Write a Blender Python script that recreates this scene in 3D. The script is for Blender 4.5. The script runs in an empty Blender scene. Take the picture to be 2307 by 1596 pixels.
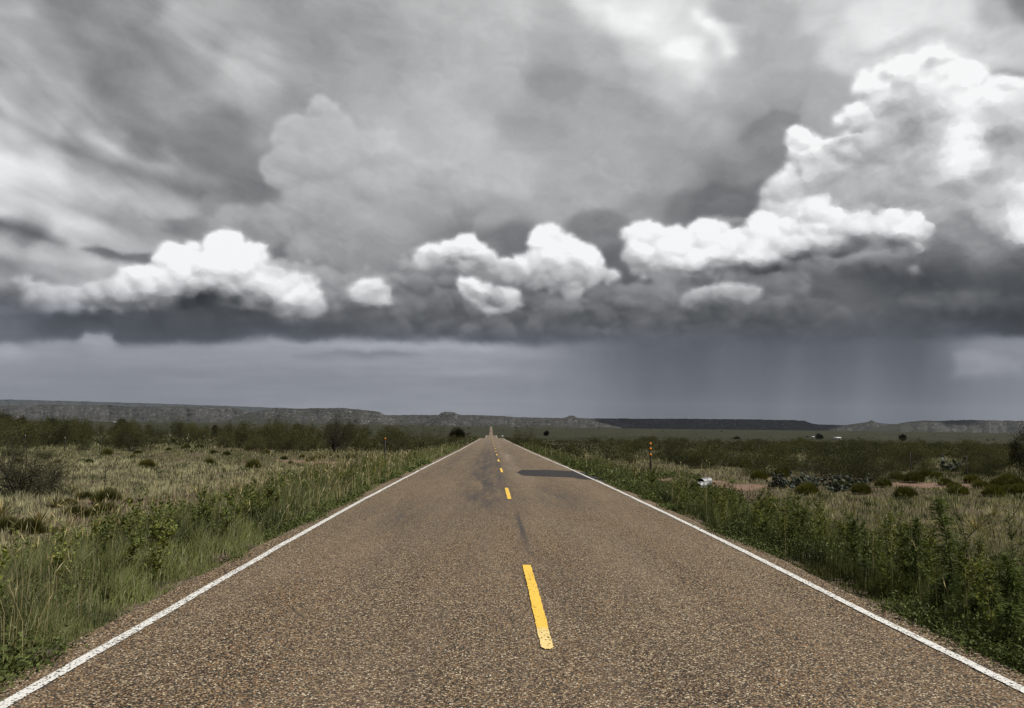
import bpy, math, random
import numpy as np
from mathutils import Vector, Matrix
rng = np.random.default_rng(7)
random.seed(7)
R = math.radians
sc = bpy.context.scene
C = sc.collection
PI = math.pi

# ------------------------------------------------------------------ camera
YAW, PITCH, ROLL = R(1.67), R(6.05), R(0.78)
EYE = 1.92
cam = bpy.data.objects.new('camera', bpy.data.cameras.new('camera'))
C.objects.link(cam)
cam.location = (0, 0, EYE)
CM = Matrix.Rotation(-YAW, 3, 'Z') @ Matrix.Rotation(PI/2 + PITCH, 3, 'X') @ Matrix.Rotation(ROLL, 3, 'Z')
cam.rotation_euler = CM.to_euler()
cam.data.lens = 24
cam.data.sensor_width = 36
cam.data.clip_start = 0.05
cam.data.clip_end = 80000
sc.camera = cam
CMn = np.array(CM)
FP, CX, CY = 2307*24/36, 1153.5, 798.0       # the photo studied at 2307 px wide

def proj(d):
    """direction(s) from the eye -> photo pixel (2307 wide)"""
    v = np.asarray(d) @ CMn
    w = np.where(-v[..., 2] > 1e-4, -v[..., 2], 1e-4)
    return CX + FP*v[..., 0]/w, CY - FP*v[..., 1]/w
def ray(px, py):
    v = np.array([(px-CX)/FP, -(py-CY)/FP, -1.0])
    return CMn @ v

sc.render.engine = 'CYCLES'
sc.view_settings.view_transform = 'Standard'
sc.view_settings.look = 'None'
sc.view_settings.exposure = 0.0
sc.view_settings.gamma = 1.0
sc.cycles.max_bounces = 5
sc.cycles.diffuse_bounces = 2
sc.cycles.transparent_max_bounces = 12
sc.cycles.use_denoising = True
sc.cycles.caustics_reflective = False
sc.cycles.caustics_refractive = False

# ------------------------------------------------------------------ sun
SUN_EL, SUN_AZ = R(54), R(112)      # azimuth clockwise from +Y (to the right, a little behind the camera)
sd = Vector((math.sin(SUN_AZ)*math.cos(SUN_EL), math.cos(SUN_AZ)*math.cos(SUN_EL), math.sin(SUN_EL)))
sl = bpy.data.lights.new('sun', 'SUN')
sl.energy = 4.9
sl.angle = R(0.53)
sl.color = (1.0, 0.965, 0.90)
so = bpy.data.objects.new('sun', sl)
C.objects.link(so)
so.rotation_euler = sd.to_track_quat('Z', 'Y').to_euler()
# ------------------------------------------------------------------ stormy sky (world, laid out by compass direction)
world = bpy.data.worlds.new('World')
sc.world = world
world.use_nodes = True
world.cycles.sampling_method = 'MANUAL'
world.cycles.sample_map_resolution = 256
AZ0, AZR, T0, TR = -0.74, 1.54, -0.03, 0.76
NU, NV = 1024, 512
au = AZ0 + AZR*np.linspace(0, 1, NU)
tv = T0 + TR*np.linspace(0, 1, NV)
AU, TV = np.meshgrid(au, tv)                       # rows = elevation
SPX, SPY = proj(np.stack([np.sin(AU), np.cos(AU), TV], -1))

def rbf(pts, X, Y, pw=2.2, sy=1.35):
    num = np.zeros_like(X); den = np.zeros_like(X)
    for x, y, l in pts:
        w = 1.0/(((X-x)**2 + (sy*(Y-y))**2 + 300.0)**pw)
        num += w*l; den += w
    return num/den
def sdf(poly, X, Y):
    """signed distance, positive inside"""
    P = np.array(poly, float)
    d = np.full(X.shape, 1e18); ins = np.zeros(X.shape, bool)
    n = len(P)
    for i in range(n):
        a, b = P[i], P[(i+1) % n]
        e = b-a
        wx, wy = X-a[0], Y-a[1]
        t = np.clip((wx*e[0]+wy*e[1])/(e@e+1e-9), 0, 1)
        d = np.minimum(d, (wx-e[0]*t)**2 + (wy-e[1]*t)**2)
        c = ((a[1] <= Y) & (b[1] > Y)) | ((b[1] <= Y) & (a[1] > Y))
        with np.errstate(divide='ignore', invalid='ignore'):
            xi = a[0] + (Y-a[1])/(e[1] if abs(e[1]) > 1e-9 else 1e-9)*e[0]
        ins ^= c & (X < xi)
    d = np.sqrt(d)
    return np.where(ins, d, -d)
def sst(a, b, x):
    t = np.clip((x-a)/(b-a), 0, 1)
    return t*t*(3-2*t)

base = [(0,20,152),(150,20,128),(300,20,142),(450,20,162),(600,30,150),(800,30,150),(1000,30,166),(1130,30,172),(1250,30,165),(1330,10,190),(1400,30,205),(1480,40,215),(1560,60,205),(1660,30,165),(1750,30,165),(1850,40,188),(1950,40,208),(2050,40,205),(2150,30,205),(2240,30,165),(2307,10,120),(1900,-20,190),(2100,-20,205),(-60,20,150),(2380,40,150),
(0,120,152),(150,100,138),(300,110,138),(450,120,148),(560,130,172),(700,110,150),(850,100,155),(1000,110,165),(1130,110,176),(1240,110,155),(1350,110,168),(1450,110,195),(1560,110,218),(1620,110,195),(1700,110,160),(1800,110,165),(1900,120,195),(2000,90,210),(2150,90,215),(2250,110,205),(2307,120,190),
(0,210,172),(120,200,150),(250,200,132),(400,200,143),(560,190,165),(700,200,150),(850,200,160),(1000,200,168),(1120,200,166),(1250,190,145),(1400,190,153),(1540,170,185),(1620,200,162),(1750,200,155),(1850,200,158),(2290,185,155),
(0,300,182),(100,280,165),(200,300,138),(350,320,128),(500,300,130),(620,300,150),(750,300,168),(900,300,168),(1050,300,172),(1200,280,155),(1400,280,150),(1600,280,153),(1700,300,140),(1760,260,150),
(0,390,205),(100,380,192),(200,400,165),(300,380,140),(450,400,126),(580,420,118),(680,400,165),(850,400,172),(1000,400,168),(1150,400,168),(1300,400,160),(1400,380,160),(1500,400,148),(1650,420,122),(1700,380,128),(-60,390,200),
(0,470,185),(120,440,185),(250,440,165),(0,510,130),(70,535,120),(160,500,180),(300,470,148),(420,480,132),(600,500,150),(700,480,160),(900,480,152),(1100,480,146),(1250,480,148),(1350,440,156),(1450,470,138),(1550,470,112),(1650,470,108),
(0,560,160),(100,570,168),(200,610,165),(330,600,150),(650,560,138),(740,560,150),(850,560,146),(950,620,132),(1100,560,115),(1150,545,100),(1180,550,98),(1350,520,120),(1400,590,92),(1430,650,90),
(0,610,130),(50,640,115),(10,690,105),(30,730,98),(1440,560,110),(780,640,135),(840,610,140),(900,660,130),(960,680,122),(1000,720,105),(1120,720,95),(1300,700,98),(1400,690,95),(1500,700,95),
(0,740,90),(200,740,80),(400,745,76),(700,745,84),(900,735,98),(1100,745,92),(1300,740,88),(1500,740,84),(1800,720,78),(2000,700,80),(2200,700,68),(2300,730,56),
(0,800,152),(200,800,140),(400,800,145),(600,800,142),(800,805,145),(1000,800,154),(1150,810,150),(1250,810,135),(1330,800,112),(1400,800,100),(1600,800,92),(1800,800,92),(2000,800,92),(2085,800,82),(2120,800,100),(2180,800,132),(2250,790,138),(2300,790,132),
(0,870,130),(300,870,130),(600,870,134),(900,870,140),(1100,870,138),(1250,870,130),(1330,870,112),(1400,870,96),(1500,870,92),(1700,870,96),(1900,870,98),(2050,870,83),(2100,870,88),(2160,870,116),(2300,870,118),(1780,900,96),
(0,905,130),(500,915,140),(900,920,142),(1100,925,142),(1250,930,126),(1340,930,110),(1420,930,96),(1600,930,95),(1900,935,96),(2080,940,84),(2130,940,96),(2170,940,108),(2300,935,110),(2400,870,118),(2400,940,110),(-80,870,130),(-80,740,95),(2400,700,70)]
Lm = rbf(base, SPX, SPY) + 11.0*sst(760, 500, SPY)
# below the cloud base: pale band, grey curtain of rain, its edges
low_x = [(-300,138),(0,140),(300,137),(600,140),(900,144),(1100,142),(1200,138),(1280,128),(1340,115),(1400,104),(1470,97),(1600,94),(1720,97),(1850,98),(1960,96),(2020,91),(2072,83),(2110,92),(2145,103),(2200,113),(2307,120),(2600,121)]
low = np.interp(SPX+6*np.sin(SPY/31.0), [p[0] for p in low_x], [p[1] for p in low_x])
gl = np.interp(SPX, [0, 1150, 1350, 2080, 2190, 2300], [15, 13, -4, -5, 20, 18])
low = low + gl*np.exp(-((SPY-785)/48.0)**2) - 4*np.exp(-((SPY-870)/30.0)**2)*(SPX < 1200)
kl = sst(758, 778, SPY)
Lm = Lm*(1-kl)+low*kl
Dm = np.full(Lm.shape, 0.04)                       # how much heaped relief a place has
Dm = np.where(SPY > 775, 0.03, Dm)
def shape(poly, L, soft=8, D=None, inner=None, op=1.0, soft_dir=None, base_soft=14):
    global Lm, Dm, LAST
    LAST = poly
    s = sdf(poly, SPX, SPY)
    ys_ = [p[1] for p in poly]
    fr = np.clip((SPY-min(ys_))/(max(ys_)-min(ys_)), 0, 1)**2
    sf = soft*0.7 + base_soft*fr                       # crisp heads, ragged undersides
    m = np.clip((s+sf)/(2*sf), 0, 1); m = m*m*(3-2*m)*op
    if soft_dir is not None:                       # (y0,y1) : fades out downward between the two rows
        m = m*(1-sst(soft_dir[0], soft_dir[1], SPY))
    val = rbf(inner, SPX, SPY, 1.8) if inner else L
    Lm = Lm*(1-m) + val*m
    if D is not None: Dm = Dm*(1-m) + D*m
def stroke(pts, wd, dl):
    """soft brush line"""
    global Lm
    d = np.full(Lm.shape, 1e9)
    for a, b in zip(pts[:-1], pts[1:]):
        a = np.array(a, float); e = np.array(b, float)-a
        t = np.clip(((SPX-a[0])*e[0]+(SPY-a[1])*e[1])/(e@e), 0, 1)
        d = np.minimum(d, np.hypot(SPX-a[0]-e[0]*t, SPY-a[1]-e[1]*t))
    Lm = Lm + dl*np.exp(-(d/wd)**2)
def nz(x, y, seed):
    xi, yi = np.floor(x).astype(np.int64), np.floor(y).astype(np.int64)
    fx, fy = x-xi, y-yi
    fx, fy = fx*fx*(3-2*fx), fy*fy*(3-2*fy)
    def h(a, b):
        n = (a*374761393 + b*668265263 + seed*974711) & 0xffffffff
        n = ((n ^ (n >> 13))*1274126177) & 0xffffffff
        return ((n ^ (n >> 16)) & 0xffff)/65535.0
    return (h(xi, yi)*(1-fx)+h(xi+1, yi)*fx)*(1-fy) + (h(xi, yi+1)*(1-fx)+h(xi+1, yi+1)*fx)*fy
def fn(x, y, o, seed):
    s, a, t = 0, 1.0, 0
    for k in range(o):
        s = s + a*nz(x*2**k+k*7.3, y*2**k+k*3.1, seed+k); t += a; a *= 0.55
    return s/t-0.5
def blur(M, k):
    for _ in range(2):
        P = np.pad(M, ((k, k), (0, 0)), 'edge'); c = np.cumsum(np.concatenate([np.zeros((1, P.shape[1])), P]), 0); M = (c[2*k+1:]-c[:-2*k-1])/(2*k+1)
        P = np.pad(M, ((0, 0), (k, k)), 'edge'); c = np.cumsum(np.concatenate([np.zeros((P.shape[0], 1)), P], 1), 1); M = (c[:, 2*k+1:]-c[:, :-2*k-1])/(2*k+1)
    return M
def heap(poly, inner, rmax, amp, seed, D=0.5, n=(60, 160, 420), base=None, base_soft=55, op=1.0, fade=None, rim=10, squash=0.85, calm=None, under=0.0):
    """cumulus built of heaped spheres inside an outline: the spheres give both the knobbly edge and the relief"""
    global Lm, Dm
    g = np.random.default_rng(seed)
    P = np.array(poly, float)
    x0, y0 = P.min(0)-4; x1, y1 = P.max(0)+4
    Z = np.full(SPX.shape, -1e3)
    S = []
    for lv, cnt in enumerate(n):
        r_hi = rmax*(0.55**lv); r_lo = r_hi*0.5
        xs = g.uniform(x0, x1, cnt*14); ys = g.uniform(y0, y1, cnt*14)
        s = sdf(poly, xs, ys)
        r = g.uniform(r_lo, r_hi, len(xs))
        up = sdf(poly, xs, ys-r*0.8) < s                    # nearer the top edge than the bottom
        ok = (s > r*0.62) & ((s < rmax*2.2) | (g.random(len(xs)) < 0.4))
        if lv: ok &= up | (g.random(len(xs)) < 0.35)
        for k in np.nonzero(ok)[0][:cnt]: S.append((xs[k], ys[k], r[k], s[k]))
    for x, y, r, s_ in S:
        q = ((SPX-x)**2 + ((SPY-y)/squash)**2)
        m = q < r*r
        if not m.any(): continue
        hb = min(s_, rmax*1.6)*0.55
        Z[m] = np.maximum(Z[m], np.sqrt(r*r-q[m])+hb)
    sp = sdf(poly, SPX, SPY)
    core = sst(rmax*0.22, rmax*0.45, sp)
    M = np.maximum((Z > -1).astype(float), core)
    Zc = np.where(Z > -1, Z, np.minimum(sp, rmax)*0.5)
    Zs = blur(Zc, 1)
    gy, gx = np.gradient(Zs)
    px = abs(np.median(np.diff(SPX[NV//2]))); py = abs(np.median(np.diff(SPY[:, NU//2])))
    gx, gy = gx/px, -gy/py
    nl = np.sqrt(1+gx*gx+gy*gy)
    sh = (-gx*0.30 + -gy*-0.0 + (gy)*0.86 + 0.42)/nl             # gy>0: surface rises downward = faces up
    cav = np.clip((Zc-blur(Zc, 9))/rmax, -0.5, 0.5)
    val = rbf(inner, SPX, SPY, 1.8)
    am = amp if calm is None else amp*(calm[0]+(1-calm[0])*np.clip(sst(calm[2], calm[1], sp)*sst(560, 380, SPY)+0.25*(fn(SPX/80, SPY/80, 3, seed)+0.1), 0, 1))
    val = val + am*(sh-0.45) + am*0.7*cav + rim*sst(14, 2, sp)*(SPY < (y0+y1)/2)
    if under: val = val - under*sst(26, -6, sdf(poly, SPX, SPY+30))*sst(-20, 30, sp)
    M = blur(M, 1)
    ys_ = np.clip((SPY-y0)/(y1-y0), 0, 1)**2
    soft = np.clip(0.5+sp/(2*(4+base_soft)), 0, 1)
    M = M*(1-ys_) + M*soft*ys_
    if fade: M = M*(1-sst(fade[0], fade[1], SPY))
    M = M*op
    Lm = Lm*(1-M)+val*M
    Dm = Dm*(1-M)+D*M
# streaked high deck
for pl_, wd_, dl_ in [([(-40,190),(60,285),(180,312),(260,335)], 22, 16), ([(-40,345),(100,385),(200,425),(330,462),(410,472)], 26, 26),
    ([(120,-20),(190,110),(260,250),(340,350)], 34, -12), ([(380,40),(470,120),(560,168),(620,190)], 26, 20), ([(-40,235),(120,318),(220,362),(330,402),(450,440)], 13, -18),
    ([(200,300),(330,372),(390,384)], 12, 16), ([(375,335),(425,395),(490,412)], 13, 12), ([(-40,478),(150,500),(300,538),(380,566)], 20, 16), ([(-40,500),(60,524),(150,550)], 12, -34),
    ([(-40,560),(200,592),(330,600)], 12, 12), ([(1300,-20),(1420,55),(1530,125),(1600,195)], 34, 18), ([(1570,30),(1625,75),(1640,115)], 16, 26), ([(1600,50),(1660,60)], 10, 10),
    ([(300,60),(420,200),(560,300)], 20, -7), ([(60,20),(180,180),(330,300)], 16, 6), ([(0,60),(110,170),(230,250)], 12, 8), ([(640,60),(760,140),(900,190)], 34, -6),
    ([(0,420),(120,455),(260,500)], 10, -10), ([(1440,190),(1560,260),(1660,300)], 26, 7), ([(1240,150),(1400,220),(1560,300)], 30, -7),
    ([(1450,790),(1440,945)], 34, -3), ([(1640,790),(1630,945)], 22, 3), ([(1780,780),(1775,945)], 26, 4),
    ([(1950,780),(1945,945)], 30, 5), ([(1860,780),(1855,945)], 18, -3), ([(560,768),(800,775),(1100,785)], 12, 10), ([(760,838),(1000,842),(1130,836)], 7, 6), ([(350,850),(520,862)], 6, 5)]:
    stroke(pl_, wd_, dl_)
# far grey tower and its shoulders
heap([(640,470),(600,452),(642,432),(602,407),(584,376),(602,352),(615,338),(612,308),(627,270),(645,256),(680,262),(690,236),(715,220),(748,222),(768,248),(798,290),(850,285),(890,300),(905,340),(990,380),(1060,350),(1100,420),(1080,600),(640,600)],
      [(620,300,186),(700,240,184),(720,300,180),(640,370,184),(760,330,184),(850,380,180),(700,450,174),(800,480,168),(1000,430,170),(800,570,148),(1060,560,135),(660,520,155)], 70, 9, 3, D=0.16, n=(30, 110, 300), fade=(430, 640), rim=6)
shape([(1000,-80),(1150,-80),(1150,40),(1168,70),(1190,105),(1197,150),(1150,160),(1090,170),(1075,200),(1000,260),(900,200),(940,40)], 177, 8, 0.2, None, 0.55)
shape([(1320,440),(1300,410),(1330,385),(1365,375),(1390,360),(1430,372),(1447,410),(1430,440),(1380,460)], 168, 9, 0.35, None, 0.8)
shape([(1270,500),(1310,480),(1370,470),(1420,490),(1400,540),(1280,530)], 122, 12, 0.3, None, 0.6)
shape([(1665,310),(1690,275),(1740,245),(1800,260),(1800,330),(1760,390),(1700,360)], 133, 12, 0.3, None, 0.7)
shape([(1560,440),(1600,410),(1680,420),(1720,400),(1690,490),(1560,500)], 106, 14, 0.3, None, 0.7)
shape([(285,496),(335,487),(400,489),(482,490),(508,466),(552,461),(585,485),(596,452),(640,478),(700,498),(760,515),(782,560),(750,640),(600,580),(450,540),(350,520)], 150, 6, 0.45,
      [(340,495,160),(400,515,132),(530,480,165),(560,530,142),(700,530,158),(620,470,168),(600,510,150),(640,580,120),(720,600,130)], 0.95)
shape([(185,562),(230,557),(275,570),(340,566),(380,560),(380,600),(300,590),(240,585)], 98, 6, 0.4, None, 0.9)
shape([(640,560),(680,515),(730,510),(770,530),(775,600),(800,700),(700,680),(650,620)], 152, 7, 0.35,
      [(700,530,162),(760,560,152),(700,620,130),(780,650,135)], 0.9)
# rear bulges on the horizon bank
heap([(890,640),(870,600),(900,575),(940,560),(960,600),(985,610),(1010,660),(1020,720),(980,760),(880,740)],
      [(900,600,150),(960,620,138),(930,700,112),(1000,700,108)], 40, 22, 4, D=0.3, n=(20, 50, 90), op=0.9, rim=0)
# dark flat-based band
shape([(-80,712),(150,700),(300,690),(450,685),(600,700),(740,700),(900,690),(1040,690),(1200,690),(1400,680),(1560,690),(1560,762),(1400,765),(1300,768),(1200,774),(1120,772),(1050,770),(1000,757),(900,754),(700,757),(500,765),(350,774),(280,772),(235,762),(200,750),(170,766),(100,762),(40,768),(0,752),(-80,750)], 80, 5, 0.30,
      [(0,720,92),(200,740,76),(400,740,72),(600,735,76),(800,725,90),(950,715,105),(1050,740,90),(1200,730,88),(1300,740,88),(1450,740,84),(700,760,84),(1100,768,95)], 1.0)
# right dark mass above the rain
shape([(1440,650),(1560,660),(1700,640),(1800,590),(1870,575),(2000,582),(2120,560),(2200,590),(2400,560),(2400,748),(2200,752),(2090,758),(1950,765),(1750,768),(1600,762),(1480,770),(1400,740)], 84, 10, 0.35,
      [(1850,590,100),(2000,610,84),(2200,600,86),(2300,620,78),(1950,630,80),(2150,640,70),(1750,650,100),(1900,665,92),(2050,680,86),(2200,665,78),(1650,700,92),(1800,700,80),(1950,720,84),(2100,720,74),(2250,720,60),(2300,745,52),(1700,750,78),(1550,720,90),(2300,660,74),(1460,700,98)], 0.95)
for poly_, in_, sd_ in [
    ([(870,760),(860,720),(885,690),(900,655),(940,640),(985,650),(1010,690),(1030,720),(1020,765)], [(900,660,142),(960,655,138),(1000,700,122),(900,730,104),(960,740,96),(1010,750,88)], 71),
    ([(1160,760),(1180,710),(1210,690),(1250,680),(1300,672),(1340,660),(1370,680),(1395,720),(1400,765)], [(1220,695,118),(1300,685,120),(1350,675,126),(1250,740,92),(1350,740,92)], 72),
    ([(1040,770),(1030,735),(1060,715),(1110,705),(1150,720),(1160,765)], [(1060,725,120),(1120,715,118),(1100,755,88)], 73),
    ([(1430,730),(1450,680),(1500,665),(1540,690),(1560,740),(1500,765)], [(1460,690,116),(1510,675,118),(1500,740,94)], 74),
    ([(1600,740),(1640,690),(1720,670),(1820,665),(1900,690),(1950,740)], [(1650,700,104),(1760,680,110),(1860,690,102),(1760,740,84)], 75),
    ([(1980,700),(2040,660),(2140,650),(2240,655),(2330,670),(2330,720),(2100,730)], [(2050,670,96),(2150,665,98),(2260,670,88),(2150,715,74),(2280,715,62)], 76)]:
    heap(poly_, in_, 30, 20, sd_, D=0.3, n=(14, 40, 80), op=0.75, rim=0, base_soft=40)
# big cumulus tower at the right
heap([(1698,470),(1716,445),(1728,415),(1752,395),(1770,368),(1778,340),(1764,312),(1782,290),(1805,280),(1832,285),(1845,305),(1868,306),(1884,296),(1866,278),(1872,260),(1898,254),(1905,232),(1925,214),(1916,190),(1930,160),(1960,146),(1990,148),(2010,132),(2060,128),(2076,106),(2108,98),(2136,110),(2160,136),(2190,150),(2230,168),(2270,168),(2307,178),(2400,170),(2400,620),(1700,620)],
      [(1720,450,222),(1790,310,250),(1830,300,245),(1770,370,240),(1800,400,205),(1740,440,215),(1870,285,225),(1910,250,236),(1930,200,246),(1960,160,242),(2020,150,232),(2100,115,236),(2150,150,225),(2090,160,215),(2000,190,225),(1960,250,222),(2040,200,198),(2010,250,165),(2050,290,150),(2000,300,180),(1940,300,190),(1880,350,185),(1950,380,178),(1850,420,180),(2050,380,178),(2100,330,190),(2090,260,190),(2140,220,232),(2190,200,242),(2250,190,232),(2180,290,245),(2170,340,246),(2155,375,236),(2230,260,205),(2290,240,200),(2250,310,165),(2290,340,185),(2230,400,178),(2150,430,172),(2060,450,172),(1950,450,176),(2260,430,205),(2300,420,225),(2290,480,232),(2300,520,235),(2230,470,190),(2170,520,150),(2240,560,140),(2300,570,120),(1980,520,160),(2130,570,115),(1850,480,185)], 60, 46, 5, D=0.7, n=(70, 220, 700), fade=(560, 640), rim=18, calm=(0.16, 14, 120))
# wispy veils above the tower
shape([(1880,120),(1900,100),(1950,105),(2000,95),(2080,60),(2200,70),(2330,60),(2330,140),(2200,140),(2120,85),(2060,110),(1990,130),(1920,150)], 196, 22, 0.6, None, 0.8)
# grey shoulders the bright heads grow out of
for poly_, in_, sd_ in [
    ([(870,650),(885,590),(920,548),(1000,535),(1060,545),(1130,590),(1190,570),(1230,600),(1300,650),(1200,720),(1000,735),(900,710)], [(900,590,160),(960,560,158),(1050,570,150),(1180,600,140),(930,660,128),(1050,660,122),(1200,680,112),(1000,720,98)], 91),
    ([(1180,700),(1290,650),(1400,625),(1470,640),(1600,640),(1760,610),(1840,600),(1820,680),(1640,730),(1300,735)], [(1300,670,120),(1450,650,130),(1600,655,128),(1780,630,118),(1350,720,92),(1600,715,94)], 92),
    ([(560,600),(620,580),(700,585),(770,615),(830,600),(880,620),(900,690),(860,730),(640,735)], [(640,600,172),(720,610,165),(780,640,150),(860,630,150),(700,700,120),(820,710,106)], 93),
    ([(-60,650),(-20,610),(60,592),(150,610),(260,600),(330,580),(300,640),(150,680),(-60,700)], [(0,620,140),(100,610,150),(250,620,160),(50,670,125)], 94)]:
    heap(poly_, in_, 36, 20, sd_, D=0.35, n=(20, 60, 140), op=0.85, rim=0)
# left white cumulus
heap([(38,690),(60,664),(30,650),(10,640),(18,626),(60,616),(92,634),(150,642),(200,632),(240,626),(290,602),(345,590),(346,572),(372,552),(392,546),(408,558),(428,543),(456,556),(460,536),(478,524),(512,516),(540,524),(558,545),(596,546),(608,566),(600,594),(640,606),(680,618),(712,630),(732,650),(738,690),(722,716),(690,722),(620,712),(520,690),(420,700),(330,706),(200,704),(100,705)],
      [(60,632,200),(90,680,205),(150,690,215),(130,650,185),(220,650,190),(300,620,228),(360,580,245),(400,570,248),(480,550,250),(540,550,250),(590,570,246),(470,600,242),(540,600,240),(600,620,235),(400,610,232),(330,645,210),(250,670,205),(300,690,190),(380,660,180),(420,685,112),(470,675,105),(530,685,125),(460,640,215),(540,650,228),(560,610,218),(630,640,220),(620,615,185),(680,640,215),(650,670,228),(700,690,235),(680,712,225),(600,690,170),(560,670,200),(200,695,200)], 40, 38, 7, under=55, D=0.55, n=(60, 160, 400), base_soft=30)
# small bright puffs
heap([(782,660),(800,640),(830,625),(860,628),(878,650),(880,690),(860,700),(830,690),(812,680)],
      [(810,655,225),(850,650,215),(865,685,240),(870,640,190)], 24, 26, 8, under=42, D=0.55, n=(16, 40, 80))
heap([(1028,645),(1040,620),(1080,628),(1120,638),(1165,650),(1180,690),(1155,704),(1108,712),(1078,694),(1048,674)], [(1045,642,240),(1080,650,225),(1112,672,150),(1150,655,222),(1110,700,235),(1160,690,225),(1080,680,215)], 20, 26, 81, under=42, D=0.55, n=(14, 50, 120), base_soft=16)
# white pair in the middle
heap([(928,592),(934,562),(960,546),(990,546),(1015,536),(1028,540),(1040,525),(1068,521),(1086,532),(1096,552),(1112,566),(1122,588),(1150,578),(1186,560),(1192,532),(1210,512),(1240,506),(1262,518),(1292,526),(1312,544),(1342,556),(1356,580),(1372,600),(1402,616),(1428,634),(1395,640),(1330,644),(1312,672),(1280,674),(1230,658),(1180,648),(1150,628),(1120,616),(1062,614),(1000,602),(960,606)],
      [(950,570,235),(1000,560,242),(1060,540,250),(1080,580,232),(1000,590,205),(1060,600,205),(1120,605,228),(1170,600,225),(1210,540,250),(1250,530,250),(1300,560,248),(1340,590,246),(1390,625,245),(1250,570,238),(1200,590,218),(1240,610,180),(1290,615,185),(1200,625,215),(1170,620,235),(1240,645,238),(1300,650,236),(1350,630,235)], 32, 36, 9, under=42, D=0.55, n=(50, 140, 300))
# white row at the right of the gap
heap([(1398,560),(1404,520),(1430,496),(1472,488),(1486,500),(1494,516),(1520,504),(1562,506),(1572,490),(1604,492),(1640,506),(1672,516),(1690,484),(1716,472),(1750,482),(1790,488),(1796,455),(1832,440),(1862,446),(1884,462),(1930,470),(1980,482),(2020,472),(2060,478),(2096,492),(2110,520),(2092,560),(2020,572),(1920,570),(1850,590),(1790,616),(1700,640),(1620,640),(1520,652),(1470,640),(1440,630),(1412,596)],
      [(1420,520,245),(1450,560,242),(1440,600,235),(1500,540,245),(1590,510,248),(1600,560,244),(1680,570,248),(1540,590,232),(1500,625,205),(1600,610,195),(1680,610,170),(1560,640,170),(1720,500,240),(1800,520,222),(1860,550,225),(1880,470,232),(1760,560,215),(1800,590,165),(1740,620,135),(1930,500,215),(2000,500,222),(2070,500,225),(2080,540,230),(1960,545,195),(1900,580,120),(2020,565,170),(1700,535,232)], 38, 34, 10, under=55, D=0.55, n=(60, 160, 380))
shape([(1600,486),(1640,488),(1676,490),(1680,506),(1620,500)], 170, 6, 0.6, None, 0.7)
heap([(1525,680),(1540,662),(1570,648),(1620,642),(1700,636),(1728,652),(1695,676),(1620,684),(1570,702),(1540,698)], [(1560,670,195),(1640,655,205),(1700,650,200),(1570,695,150),(1640,680,150)], 22, 24, 82, under=42, D=0.55, n=(14, 50, 120), base_soft=22, op=0.9)
shape([(2045,606),(2068,590),(2072,612),(2055,616)], 170, 5, 0.5, None, 0.8)
# light patches below the base
shape([(180,770),(200,750),(250,752),(262,772),(220,790)], 168, 7, 0.6, None, 0.8)
shape([(-60,770),(40,772),(75,800),(0,808),(-60,800)], 168, 9, 0.6, None, 0.8)
shape([(2150,790),(2190,782),(2230,795),(2300,815),(2307,840),(2200,850),(2150,845)], 150, 10, 0.5, None, 0.8)
shape([(660,800),(760,790),(900,792),(960,800),(850,808)], 124, 6, 0.2, None, 0.7)
# texture of the high deck: fibrous on the left, soft billows elsewhere; ragged curtain edges
u_ = (SPX*math.cos(R(27))+SPY*math.sin(R(27))); v_ = (-SPX*math.sin(R(27))+SPY*math.cos(R(27)))
wl_ = sst(900, 350, SPX)*sst(640, 540, SPY)
Lm = Lm + (1-sst(0.25, 0.5, Dm))*wl_*30*fn(u_/260+0.15*np.sin(v_/60), v_/52, 5, 61)
Lm = Lm + (1-sst(0.25, 0.5, Dm))*(1-wl_)*sst(720, 560, SPY)*22*fn(SPX/170+0.4*fn(SPX/90, SPY/90, 3, 5), SPY/120, 6, 62)
Lm = Lm + (1-sst(0.25, 0.5, Dm))*sst(560, 640, SPY)*sst(775, 750, SPY)*34*fn(SPX/120, SPY/40, 6, 63)
Lm = Lm + sst(765, 785, SPY)*(17*fn(SPX/220, SPY/20, 5, 64)*sst(1350, 1150, SPX) + 15*fn(SPX/60+SPY/420, SPY/420, 5, 65)*sst(1150, 1400, SPX))
Lm = np.clip(Lm, 40, 253)
Lm = (Lm[0::2, 0::2]+Lm[1::2, 0::2]+Lm[0::2, 1::2]+Lm[1::2, 1::2])/4
Dm = Dm[::2, ::2]
Lm = Lm/255.0

def lowrank(M, k):
    m = M.mean()
    U, S, Vt = np.linalg.svd(M-m, full_matrices=False)
    k = min(k, len(S))
    return m, [(U[:, i]*math.sqrt(S[i]), Vt[i]*math.sqrt(S[i])) for i in range(k)], np.abs((U[:, :k]*S[:k]) @ Vt[:k] - (M-m)).mean()

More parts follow.
